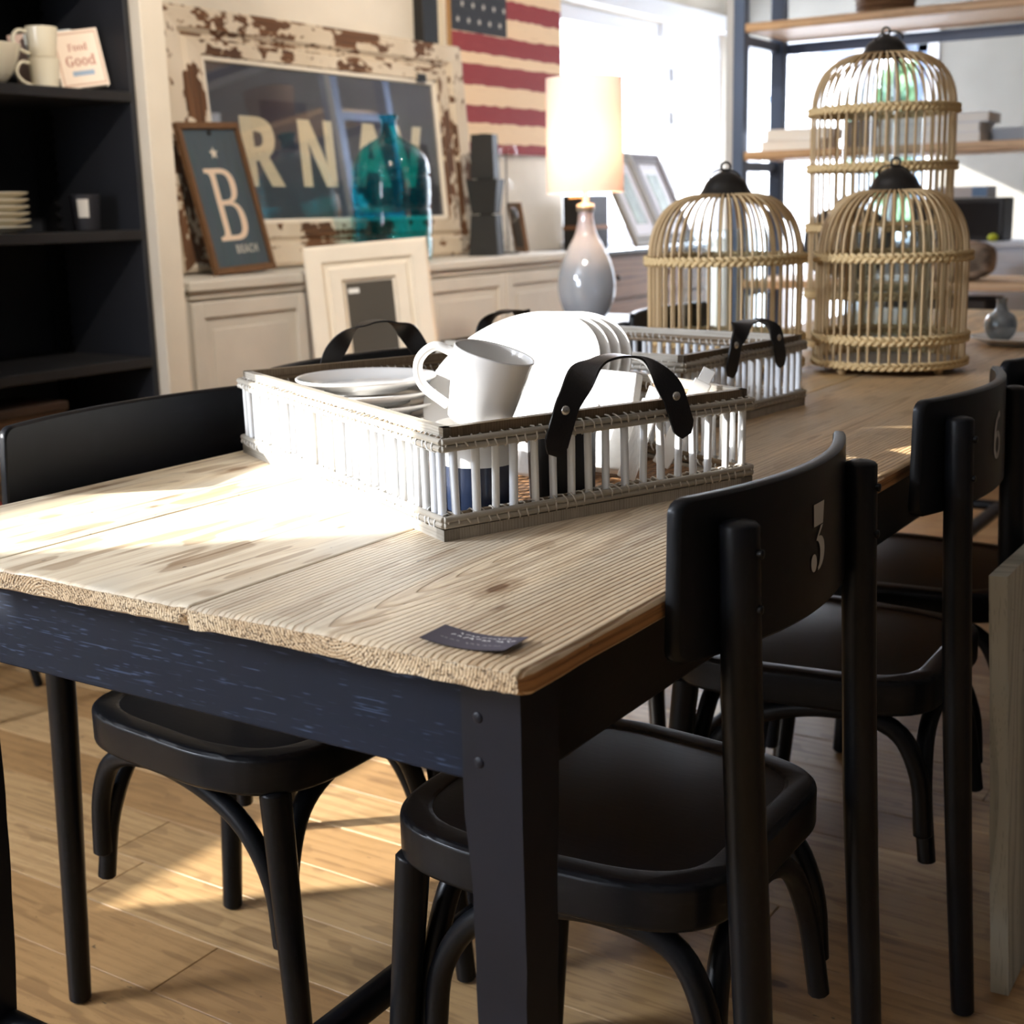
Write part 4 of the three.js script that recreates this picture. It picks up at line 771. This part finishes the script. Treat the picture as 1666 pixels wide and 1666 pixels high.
// flag board on the wall
{
  const zA = -4.09, zB = -4.985, yT = 2.32, yB = 1.325, Hh = yT - yB, Ww = zA - zB;
  const tx = canvasTex(1024, 1024, (x, w, h) => {
    const Y = (y) => (yT - y) / Hh * h, X = (z) => (zA - z) / Ww * w, r = rng(12);
    x.fillStyle = '#e9c9a2'; x.fillRect(0, 0, w, h);
    x.fillStyle = '#8e2a2c';
    const bands = []; let y = 1.368 + 0.0; for (let k = 0; k < 7; k++) bands.push([1.322 + k * 0.1655, 1.322 + k * 0.1655 + 0.048]);
    const red = [[1.32, 1.368], [1.457, 1.54], [1.614, 1.729 - 0.01], [1.80, 1.826], [1.904, 1.985], [2.07, 2.15], [2.23, 2.32]];
    const st = [[1.32, 1.37], [1.455, 1.53], [1.612, 1.70], [1.745, 1.825], [1.905, 1.985], [2.065, 2.145], [2.22, 2.3]];
    for (const [a, b] of st) { x.beginPath(); x.moveTo(0, Y(b)); for (let k = 0; k <= 40; k++) x.lineTo(k / 40 * w, Y(b) + (noise(k * 0.7, a * 9, 3) - 0.5) * 10); for (let k = 40; k >= 0; k--) x.lineTo(k / 40 * w, Y(a) + (noise(k * 0.7, b * 9, 4) - 0.5) * 10); x.closePath(); x.fill(); }
    x.fillStyle = '#26282e'; x.fillRect(0, 0, X(-4.515), Y(1.826));
    x.fillStyle = '#cfc8bc'; const star = (cx, cy, s) => { x.beginPath(); for (let k = 0; k < 10; k++) { const a = k * Math.PI / 5 - Math.PI / 2, q = k % 2 ? s * 0.42 : s; x.lineTo(cx + Math.cos(a) * q, cy + Math.sin(a) * q); } x.closePath(); x.fill(); };
    for (let j = 0; j < 7; j++) for (let i = 0; i < 5; i++) star(X(-4.14) + i * 92 + (j % 2 ? 40 : 0), Y(1.872) - j * 66, 17);
    for (let k = 0; k < 900; k++) { x.fillStyle = r() > 0.5 ? `rgba(90,50,30,${r() * 0.10})` : `rgba(255,235,205,${r() * 0.08})`; x.fillRect(r() * w, r() * h, 20 + r() * 90, 1 + r() * 5); }
  });
  const t = thing('flag_panel', 'painted wooden panel with a weathered stars and stripes flag on the wall', 'wall art', [XL + 0.002, yB, (zA + zB) / 2], Math.PI / 2);
  obj('panel_board', new THREE.BoxGeometry(Ww, Hh, 0.024).translate(0, Hh / 2, 0.012), [0, 1, 2, 3, 4, 5].map((k) => k === 4 ? new THREE.MeshPhysicalMaterial({ map: tx, roughness: 0.7 }) : M(0xb08a5e, 0.8)), t);
}
// the tall B sign
{
  const tx = canvasTex(512, 896, (x, w, h) => {
    const r = rng(3); x.fillStyle = '#46535c'; x.fillRect(0, 0, w, h);
    for (let k = 0; k < 400; k++) { x.fillStyle = `rgba(${40 + r() * 40},${60 + r() * 30},${66 + r() * 30},0.15)`; x.fillRect(r() * w, r() * h, 4 + r() * 14, 40 + r() * 160); }
    x.fillStyle = '#e4cdb6'; x.textAlign = 'center'; x.save(); x.translate(262, 716); x.scale(1.05, 1.34); x.font = '480px serif'; x.fillText('B', 0, 0); x.restore();
    x.font = 'bold 74px sans-serif'; x.fillStyle = '#b9b6ac'; x.save(); x.translate(330, 800); x.scale(0.9, 1); x.fillText('BEACH', 0, 0); x.restore();
    x.fillStyle = '#d8cfc0'; x.beginPath(); for (let k = 0; k < 10; k++) { const a = k * Math.PI / 5 - Math.PI / 2, q = k % 2 ? 14 : 32; x.lineTo(256 + Math.cos(a) * q * 1.3, 160 + Math.sin(a) * q * 1.3); } x.fill();
  });
  const t = thing('letter_sign', 'slate blue sign with a large cream B and brown frame, leaning left', 'sign', [-2.675, SBH + 0.003, -2.51]);
  t.rotation.order = 'YXZ'; t.rotation.set(-0.245, Math.PI / 2, 0.035);
  obj('sign_board', new THREE.BoxGeometry(0.25, 0.46, 0.01).translate(0, 0.245, 0.006), [0, 1, 2, 3, 4, 5].map((k) => k === 4 ? new THREE.MeshPhysicalMaterial({ map: tx, roughness: 0.6 }) : M(0x4a3320, 0.8)), t);
  const fm = woodMat({ seed: 975, L: 0.5, W: 0.1, light: [118, 84, 52], mid: [92, 62, 36], dark: [50, 32, 18], rings: 120, rough: 0.7 }, [256, 64]);
  for (const q of [[-0.14, 0.14, 0.47, 0.492, 0], [-0.14, 0.14, 0, 0.022, 0], [-0.14, -0.122, 0.022, 0.47, 1], [0.122, 0.14, 0.022, 0.47, 1]]) obj('sign_frame', box(q[0], q[1], q[2], q[3], 0, 0.022, 0.003, q[4]), fm, t);
  obj('hanger', rod([V(0, 0.458, 0.011), V(0, 0.458, 0.02)], 0.008, 8), darkMetal, t);
}
// teal demijohn
{
  const t = thing('glass_demijohn', 'large teal glass bottle with a narrow neck on the sideboard', 'bottle', [-2.62, SBH, -3.245]);
  const teal = new THREE.MeshPhysicalMaterial({ color: new THREE.Color(0.08, 0.6, 0.68), roughness: 0.03, transmission: 1, thickness: 0, ior: 1.5 });
  const prof = [[0, 0.008], [0.11, 0.004], [0.135, 0.012], [0.143, 0.04], [0.143, 0.085], [0.1395, 0.093], [0.143, 0.101], [0.143, 0.185], [0.1395, 0.193], [0.143, 0.201], [0.143, 0.295], [0.1395, 0.303], [0.143, 0.311], [0.1425, 0.33], [0.133, 0.365], [0.105, 0.4], [0.065, 0.425], [0.037, 0.442], [0.029, 0.46], [0.028, 0.495], [0.034, 0.5], [0.034, 0.512], [0.027, 0.515]];
  obj('bottle_glass', lathe(smooth(prof, 120), 64).scale(1, 1.03, 1), teal, t);
}
// stacked dark boxes, clear glass balls, small brown frame
{
  const dk = speckle([30, 29, 28], 5, 9, 981, { roughness: 0.7 });
  const fr = (y, r0, r1, h, lab, turn) => { const g = new THREE.CylinderGeometry(r1 * Math.SQRT2, r0 * Math.SQRT2, h, 4, 1).rotateY(Math.PI / 4).translate(0, h / 2, 0).toNonIndexed(); g.computeVertexNormals(); const t = thing('tapered_block', lab, 'candle holder', [-2.68, SBH + y, -3.95], turn, 'dark blocks stacked beside the frame'); obj('block_body', boxUV(g, 1), dk, t); obj('block_socket', new THREE.CylinderGeometry(r1 * 0.5, r1 * 0.5, 0.004, 16).translate(0, h + 0.001, 0), M(0x0c0c0c, 0.8), t); };
  fr(0, 0.062, 0.052, 0.165, 'dark square block, lowest of the stack beside the letter frame', 0.35);
  fr(0.168, 0.048, 0.066, 0.138, 'dark block widening upwards, middle of the stack beside the letter frame', 0.35);
  fr(0.309, 0.05, 0.045, 0.175, 'dark slim block, topmost of the stack beside the letter frame', 0.35);
  const rr = rng(8), ballG = new THREE.SphereGeometry(0.036, 20, 14), gl = new THREE.MeshPhysicalMaterial({ color: 0xffffff, roughness: 0.02, transmission: 1, thickness: 0 });
  const stand = thing('ball_stand', 'thin wire stand holding clear glass balls beside the dark blocks', 'stand', [-2.7, SBH, -4.14]);
  obj('wire', rod([V(0, 0, 0), V(0, 0.42, 0)], 0.003, 6), darkMetal, stand); obj('foot_plate', lathe([[0, 0], [0.05, 0], [0.05, 0.006], [0, 0.008]], 20), darkMetal, stand);
  [0.06, 0.16, 0.28, 0.42].forEach((y, k) => { const b = obj('glass_ball', ballG, gl, stand); b.position.set(0.0, y, (k % 2 ? -0.02 : 0.02)); });
  leanFrame('small_picture_frame', 'small dark brown picture frame leaning on the sideboard below the flag', 'picture frame', [-2.72, SBH + 0.003, -4.27], Math.PI / 2 + 0.9, 0.16, 0, 0.15, 0.21, 0.02, 0.02, 0.016, M(0x6a4c34, 0.5), (t) => obj('picture', new THREE.BoxGeometry(0.12, 0.18, 0.004).translate(0, 0.105, 0.006), M(0x2a241e, 0.5), t));
}
// white mirror frame in front of the sideboard
leanFrame('mirror_frame', 'white wooden frame with a mirror leaning against the sideboard front', 'mirror', [-2.20, 0.004, -2.66], 0.72, 0.11, 0.062, 0.40, 0.995, 0.125, 0.125, 0.035, speckle([240, 230, 212], 8, 8, 985, { roughness: 0.6 }), (t) => {
  obj('mirror_glass', new THREE.BoxGeometry(0.17, 0.765, 0.006).translate(0, 0.497, 0.012), M(0x7c776e, 0.05, { metalness: 0.55 }), t);
  obj('sticker', new THREE.BoxGeometry(0.035, 0.016, 0.001).translate(-0.052, 0.845, 0.0158), M(0xf4f4f0, 0.7), t);
});

// ------------------------------------------------------------------ lamp on a side table
{
  const st = thing('side_table', 'small dark side table under the glass lamp', 'side table', [-1.70, 0, -3.10]);
  obj('table_top', lathe([[0, 0.705], [0.2, 0.705], [0.205, 0.712], [0.205, 0.722], [0.2, 0.73], [0, 0.73]], 40), M(0x2a2420, 0.4), st);
  for (let k = 0; k < 4; k++) { const a = k * Math.PI / 2 + 0.4; obj('leg', rod([V(Math.cos(a) * 0.17, 0, Math.sin(a) * 0.17), V(Math.cos(a) * 0.13, 0.71, Math.sin(a) * 0.13)], [0.012, 0.016], 10), M(0x221d1a, 0.5), st); }
  const t = thing('table_lamp', 'lit table lamp with a cream drum shade on a clear glass base', 'lamp', [-1.715, 0.7305, -3.09]);
  const shade = new THREE.MeshPhysicalMaterial({ color: 0xffe6dc, roughness: 0.95, transmission: 0.05, thickness: 0 });
  obj('lamp_shade', new THREE.CylinderGeometry(0.121, 0.124, 0.352, 48, 1, true).translate(0, 0.578, 0), shade, t);
  obj('glass_base', lathe(smooth([[0, 0.002], [0.05, 0.002], [0.065, 0.01], [0.088, 0.06], [0.094, 0.11], [0.084, 0.17], [0.06, 0.225], [0.036, 0.27], [0.026, 0.31], [0.024, 0.345], [0.027, 0.352]], 60), 56), new THREE.MeshPhysicalMaterial({ color: 0xcdd5df, roughness: 0.07, transmission: 0.45, thickness: 0, ior: 1.6, metalness: 0.3 }), t);
  obj('neck', lathe([[0, 0.345], [0.028, 0.345], [0.028, 0.365], [0.011, 0.37], [0.011, 0.47], [0, 0.472]], 24), M(0xd8cfb8, 0.3, { metalness: 0.7 }), t);
  obj('switch_key', rod([V(-0.012, 0.385, 0.004), V(-0.05, 0.385, 0.02)], 0.004, 8), M(0x6a5a3a, 0.4, { metalness: 0.8 }), t);
  obj('shade_ring', new THREE.TorusGeometry(0.12, 0.002, 6, 40).rotateX(Math.PI / 2).translate(0, 0.752, 0), M(0xf0e6da, 0.6), t);
  obj('shade_spider', [rod([V(-0.12, 0.75, 0), V(0.12, 0.75, 0)], 0.002, 6), rod([V(0, 0.75, -0.12), V(0, 0.75, 0.12)], 0.002, 6), rod([V(0, 0.47, 0), V(0, 0.752, 0)], 0.002, 6)], darkMetal, t);
  obj('light_bulb', new THREE.SphereGeometry(0.032, 20, 14).translate(0, 0.545, 0), new THREE.MeshStandardMaterial({ color: 0xfff0d8, emissive: 0xffc890, emissiveIntensity: 6 }), t);
  const l = new THREE.PointLight(new THREE.Color(1, 0.68, 0.42), 1.0); l.position.set(-1.715, 0.7305 + 0.545, -3.09); l.castShadow = true; l.shadow.radius = 2; scene.add(l);
}
// ------------------------------------------------------------------ drawer chest with two leaning pictures, below the far window
{
  const Z0 = -5.75, Z1 = -4.46, t = thing('drawer_chest', 'brown wooden drawer chest below the window, right of the sideboard', 'chest', [XL + 0.01, 0, Z1]);
  const bw = woodMat({ seed: 990, L: 1.2, W: 0.5, light: [140, 104, 76], mid: [108, 76, 52], dark: [60, 40, 26], rings: 30, rough: 0.5 }, [512, 256]);
  const B = (x0, x1, y0, y1, z0, z1, bev = 0.003) => box(x0 - XL - 0.01, x1 - XL - 0.01, y0, y1, z0 - Z1, z1 - Z1, bev, 2);
  obj('carcass', B(XL + 0.01, -2.52, 0.05, 0.87, Z0, Z1), bw, t); obj('top_board', B(XL + 0.01, -2.49, 0.87, 0.89, Z0 - 0.01, Z1 + 0.01, 0.004), M(0x39404c, 0.25), t);
  for (let k = 0; k < 4; k++) { const d = obj('drawer', B(-2.52, -2.505, 0.07 + k * 0.2, 0.26 + k * 0.2, Z0 + 0.02, Z1 - 0.02, 0.004), bw, t); for (const zz of [-4.75, -5.3]) obj('drawer_pull', rod([V(-2.505 - XL - 0.01, 0.165 + k * 0.2, zz - Z1), V(-2.488 - XL - 0.01, 0.165 + k * 0.2, zz - Z1)], 0.012, 10), darkMetal, d); }
  const pic = (lab, pos, turn, lean, W, H, fm) => leanFrame('leaning_picture', lab, 'picture', pos, turn, lean, 0, W, H, 0.06, 0.06, 0.025, fm, (q) => {
    obj('mount', new THREE.BoxGeometry(W - 0.11, H - 0.11, 0.004).translate(0, H / 2, 0.01), M(0xeceaf0, 0.7), q);
    obj('picture', new THREE.BoxGeometry(W - 0.23, H - 0.23, 0.003).translate(0, H / 2, 0.0135), speckle([112, 124, 108], 46, 4, 996, { roughness: 0.4 }), q);
  });
  pic('grey framed picture with white mount leaning in front of another, behind the lamp', [-2.515, 0.893, -5.10], Math.PI / 2 + 0.04, 0.45, 0.35, 0.49, M(0x8b8378, 0.5));
  pic('dark brown framed picture with white mount, right of the grey one', [-2.56, 0.893, -5.50], Math.PI / 2 + 0.04, 0.45, 0.35, 0.49, M(0x5a4a46, 0.5));
  const bx = thing('black_case', 'plain black case standing on the chest behind the lamp', 'case', [-2.82, 0.8905, -5.02]);
  obj('case_body', box(-0.06, 0.06, 0, 0.25, -0.12, 0.12, 0.006, 1), M(0x15130f, 0.6), bx); obj('case_band', box(-0.062, 0.062, 0.09, 0.11, -0.122, 0.122, 0.003, 1), M(0x6a4424, 0.6), bx);
}

// ------------------------------------------------------------------ open steel rack with wooden shelves
{
  const steel = speckle([92, 108, 134], 7, 8, 1001, { roughness: 0.4, metalness: 0.2 }), steelLt = M(0xc3c6c8, 0.45), oak = woodMat({ seed: 1003, L: 2.2, W: 0.5, light: [214, 178, 136], mid: [186, 146, 104], dark: [130, 96, 62], rings: 40, rough: 0.5 }, [1024, 128]);
  const X0 = -1.86, X1 = 0.3, Zf = -4.5, Zr = -4.98, t = thing('steel_rack', 'open shelf rack with blue grey steel posts and pale wooden shelves', 'rack', [X0, 0, Zf]);
  const B = (x0, x1, y0, y1, z0, z1, ax = 0) => box(x0 - X0, x1 - X0, y0, y1, z0 - Zf, z1 - Zf, 0.003, ax);
  obj('post', B(X0, X0 + 0.075, 0, 2.45, Zf - 0.055, Zf, 1), steel, t); obj('post', B(X1 - 0.06, X1, 0, 2.45, Zf - 0.055, Zf, 1), steel, t);
  obj('post', B(X0 + 0.01, X0 + 0.07, 0, 2.45, Zr, Zr + 0.05, 1), steel, t); obj('post', B(X1 - 0.06, X1, 0, 2.45, Zr, Zr + 0.05, 1), steel, t);
  obj('post_face', B(X0 - 0.001, X0 + 0.03, 0, 2.45, Zf, Zf + 0.004, 1), steelLt, t);
  for (const y of [0.3, 0.775, 1.29, 1.785, 2.3]) {
    obj('shelf_board', B(X0 + 0.078, X1 - 0.062, y - 0.034, y, Zr + 0.01, Zf - 0.002), oak, t);
    obj('side_rail', B(X0 + 0.01, X0 + 0.05, y - 0.075, y - 0.036, Zr + 0.05, Zf - 0.056, 2), steel, t); obj('side_rail', B(X1 - 0.05, X1 - 0.01, y - 0.075, y - 0.036, Zr + 0.05, Zf - 0.056, 2), steel, t);
    if (y !== 1.29 && y !== 0.775) obj('rear_rail', B(X0 + 0.072, X1 - 0.062, y - 0.085, y - 0.04, Zr, Zr + 0.02), M(0x3a4a66, 0.4), t);
  }
  // things on the rack
  const stack = (x, y, z, n, w, d, th, cols, labs, group) => { for (let k = 0; k < n; k++) { const b = thing('stacked_book', labs[k], 'book', [x + (k % 2 ? 0.012 : -0.006) * (n > 2 ? -k : 1), y + k * (th + 0.0005), z], (k - 1) * 0.05, group); obj('cover', [box(-w / 2, w / 2, 0, 0.003, -d / 2, d / 2, 0), box(-w / 2, w / 2, th - 0.003, th, -d / 2, d / 2, 0), box(-w / 2, -w / 2 + 0.003, 0.003, th - 0.003, -d / 2, d / 2, 0)], M(cols[k], 0.5), b); obj('page_block', box(-w / 2 + 0.003, w / 2 - 0.003, 0.003, th - 0.003, -d / 2 + 0.003, d / 2 - 0.003, 0), M(0xf6f4ee, 0.8), b); } };
  stack(-1.60, 1.2905, -4.68, 2, 0.26, 0.2, 0.042, [0xf4f2ee, 0xf8f6f2], ['white book under another at the left end of the middle rack shelf', 'white book on top of another at the left end of the rack shelf'], 'white books at the left of the rack');
  stack(-1.05, 1.2905, -4.68, 3, 0.40, 0.24, 0.036, [0xf2f0ee, 0xe8e8ea, 0xd8dce0], ['wide white book, lowest of the pile at the right of the rack', 'white book in the middle of the pile at the right of the rack', 'white book, topmost of the pile at the right of the rack'], 'white books piled at the right of the rack');
  const gb = obj('grey_magazine', box(-0.09, 0.09, 0, 0.05, -0.1, 0.1, 0.002), M(0x9aa0a8, 0.5)); gb.position.set(-0.75, 1.2905 + 0.02, -4.75); gb.position.y = 1.2905; tag(gb, 'grey magazine bundle beside the white book pile on the rack', 'magazines');
  const bo = thing('brown_block', 'brown grey cardboard box behind the tall cage on the rack shelf', 'box', [-1.34, 1.2905, -4.72]); obj('box_body', box(-0.075, 0.075, 0, 0.105, -0.08, 0.08, 0.002), M(0x8a7a70, 0.8), bo); obj('box_tape', box(-0.012, 0.012, 0.1045, 0.106, -0.08, 0.08, 0), M(0x6c5c50, 0.6), bo);
  const wb = thing('wicker_bin', 'brown wicker basket on the top rack shelf, cut by the picture edge', 'basket', [-1.28, 1.7855, -4.7]);
  obj('bin_body', lathe([[0, 0], [0.1, 0], [0.106, 0.005], [0.13, 0.2], [0.134, 0.2], [0.134, 0.21], [0.125, 0.21], [0.1, 0.012], [0, 0.01]], 36), weaveMat, wb);
  for (let k = 0; k < 10; k++) obj('woven_band', new THREE.TorusGeometry(0.107 + k * 0.0024, 0.0045, 6, 40).rotateX(Math.PI / 2).translate(0, 0.012 + k * 0.019, 0), weaveMat, wb);
  const wx = thing('white_carton', 'white carton on the top rack shelf at the right corner', 'box', [-0.78, 1.7855, -4.62]); obj('box_body', box(-0.12, 0.14, 0, 0.16, -0.09, 0.09, 0.003), M(0xf2f0ea, 0.7), wx); obj('box_lid', box(-0.124, 0.144, 0.16, 0.18, -0.094, 0.094, 0.003), M(0xeceae4, 0.7), wx);
  const y3 = 0.7755;
  const bc = thing('black_speaker', 'black boxy case on the white cabinet, right of the cages', 'case', [-1.14, 0.9005, -5.42]); obj('case_body', box(-0.2, 0.2, 0, 0.185, -0.09, 0.09, 0.006), M(0x121214, 0.5), bc); obj('case_front', box(-0.18, 0.18, 0.02, 0.165, 0.09, 0.094, 0.002), M(0x1c1c1f, 0.8), bc);
  const bk = thing('pale_book', 'pale book with a blue cover lying on the black case', 'book', [-1.13, 1.086, -5.42]); obj('cover', box(-0.115, 0.115, 0, 0.048, -0.08, 0.08, 0.003), M(0xd4d8de, 0.5), bk); obj('cover_band', box(0.05, 0.1155, 0.004, 0.044, 0.0795, 0.081, 0.001), M(0x6f96c4, 0.5), bk);
  const cu = thing('brown_cushion', 'mottled brown fur cushion on the lower rack shelf', 'cushion', [-0.95, y3, -4.62]);
  { const g = new THREE.SphereGeometry(1, 36, 24), p = g.attributes.position; for (let i = 0; i < p.count; i++) { const s = (v, e) => Math.sign(v) * Math.pow(Math.abs(v), e); const n = 1 + 0.06 * (fbm(p.getX(i) * 5 + 9, p.getY(i) * 5 + p.getZ(i) * 3, 4, 3) - 0.5); p.setXYZ(i, s(p.getX(i), 0.6) * 0.155 * n, 0.075 + s(p.getY(i), 0.7) * 0.075 * n, s(p.getZ(i), 0.6) * 0.1 * n); } g.computeVertexNormals(); obj('cushion_body', g, speckle([150, 132, 114], 40, 9, 1011, { roughness: 1, sheen: 0.4 }), cu); }
  const bl = thing('black_bag', 'black soft bag on the lower rack shelf between the cages', 'bag', [-1.42, y3, -4.74]);
  { const g = new THREE.SphereGeometry(1, 36, 24), p = g.attributes.position; for (let i = 0; i < p.count; i++) { const s = (v, e) => Math.sign(v) * Math.pow(Math.abs(v), e), n = 1 + 0.12 * (fbm(p.getX(i) * 3 + 4, p.getY(i) * 3 + p.getZ(i) * 2, 6, 3) - 0.5); p.setXYZ(i, s(p.getX(i), 0.75) * 0.18 * n, 0.14 + s(p.getY(i), 0.75) * 0.14 * n, s(p.getZ(i), 0.7) * 0.1 * n); } g.computeVertexNormals(); obj('bag_body', g, M(0x15171c, 0.55), bl); obj('bag_handle', new THREE.TorusGeometry(0.06, 0.006, 8, 24, Math.PI).translate(0, 0.27, 0), M(0x0e0f12, 0.5), bl); }
  const yb = obj('yellow_ball', new THREE.SphereGeometry(0.022, 20, 14).scale(1, 0.8, 1), M(0xb4bc1e, 0.5)); yb.position.set(-0.965, 0.9176, -5.27); tag(yb, 'small yellow green ball beside the black case on the cabinet', 'ball');
  const db = thing('dark_crate', 'dark wooden crate on the bottom rack shelf, below the cushion', 'crate', [-0.98, 0.3005, -4.72]);
  for (let k = 0; k < 4; k++) obj('crate_slat', box(-0.22, 0.17, 0.01 + k * 0.1, 0.1 + k * 0.1, 0.14, 0.155, 0.003), M(0x2a2118, 0.7), db);
  obj('crate_body', box(-0.22, 0.17, 0, 0.4, -0.14, 0.138, 0.003), M(0x17120e, 0.8), db);
}
{ // white cabinet beyond the rack
  const t = thing('white_cabinet', 'white painted cabinet beyond the rack at the right edge', 'cabinet', [-0.72, 0, -5.5]), wp = M(0xdfe6f2, 0.5);
  obj('carcass', box(-0.85, 0.5, 0.05, 0.875, -0.2, 0.16, 0.004, 1), wp, t); obj('top_board', box(-0.87, 0.52, 0.875, 0.90, -0.22, 0.2, 0.005), wp, t);
  for (const [a, b] of [[-0.83, -0.4], [-0.39, 0.05], [0.06, 0.48]]) { const d = obj('door', box(a, b, 0.08, 0.86, 0.16, 0.178, 0.004, 1), wp, t); obj('door_panel', box(a + 0.05, b - 0.05, 0.14, 0.8, 0.178, 0.184, 0.004, 1), wp, d); obj('door_knob', rod([V(b - 0.03, 0.5, 0.178), V(b - 0.03, 0.5, 0.2)], 0.01, 8), darkMetal, d); }
  for (const x of [-0.82, 0.47]) obj('leg', box(x - 0.025, x + 0.025, 0, 0.05, 0.1, 0.15, 0.003), wp, t);
}

// ------------------------------------------------------------------ garden outside the far door
{
  const r = rng(55), leafM = [[0.10, 0.32, 0.05], [0.16, 0.42, 0.08], [0.08, 0.25, 0.06]].map((c) => new THREE.MeshPhysicalMaterial({ color: new THREE.Color(c[0] * 1.6, c[1] * 0.95, c[2] * 3), roughness: 0.7, transmission: 0.3, thickness: 0 }));
  const t = thing('garden_shrub', 'green leafy shrub outside the glazed far door', 'shrub', [-2.35, -0.1, -9.2]);
  for (let k = 0; k < 5; k++) obj('stem', rod([V((r() - 0.5) * 0.2, 0, (r() - 0.5) * 0.2), V((r() - 0.5) * 0.9, 1.5 + r() * 0.5, (r() - 0.5) * 0.6)], [0.03, 0.012], 8), M(0x5a4632, 0.9), t);
  const leaf = (() => { const g = new THREE.CircleGeometry(1, 8); g.scale(0.035, 0.07, 1); return g; })();
  for (let m = 0; m < 3; m++) { const geos = []; for (let k = 0; k < 500; k++) { const a = r() * 7, h = r(), q = leaf.clone(); q.rotateX((r() - 0.5) * 2.4); q.rotateY(r() * 6.3); const rad = 0.45 * Math.sqrt(r()) * (0.5 + Math.sin(h * 3)); q.translate(Math.cos(a) * rad, 1.0 + h * 1.1, Math.sin(a) * rad * 0.7); geos.push(q); } const f = obj('foliage', geos, leafM[m], t); f.userData.kind = 'stuff'; }
}

// ------------------------------------------------------------------ shadows on everything
scene.traverse((o) => { if (o.isMesh) { o.castShadow = true; o.receiveShadow = true; } });
renderer.render(scene, camera);
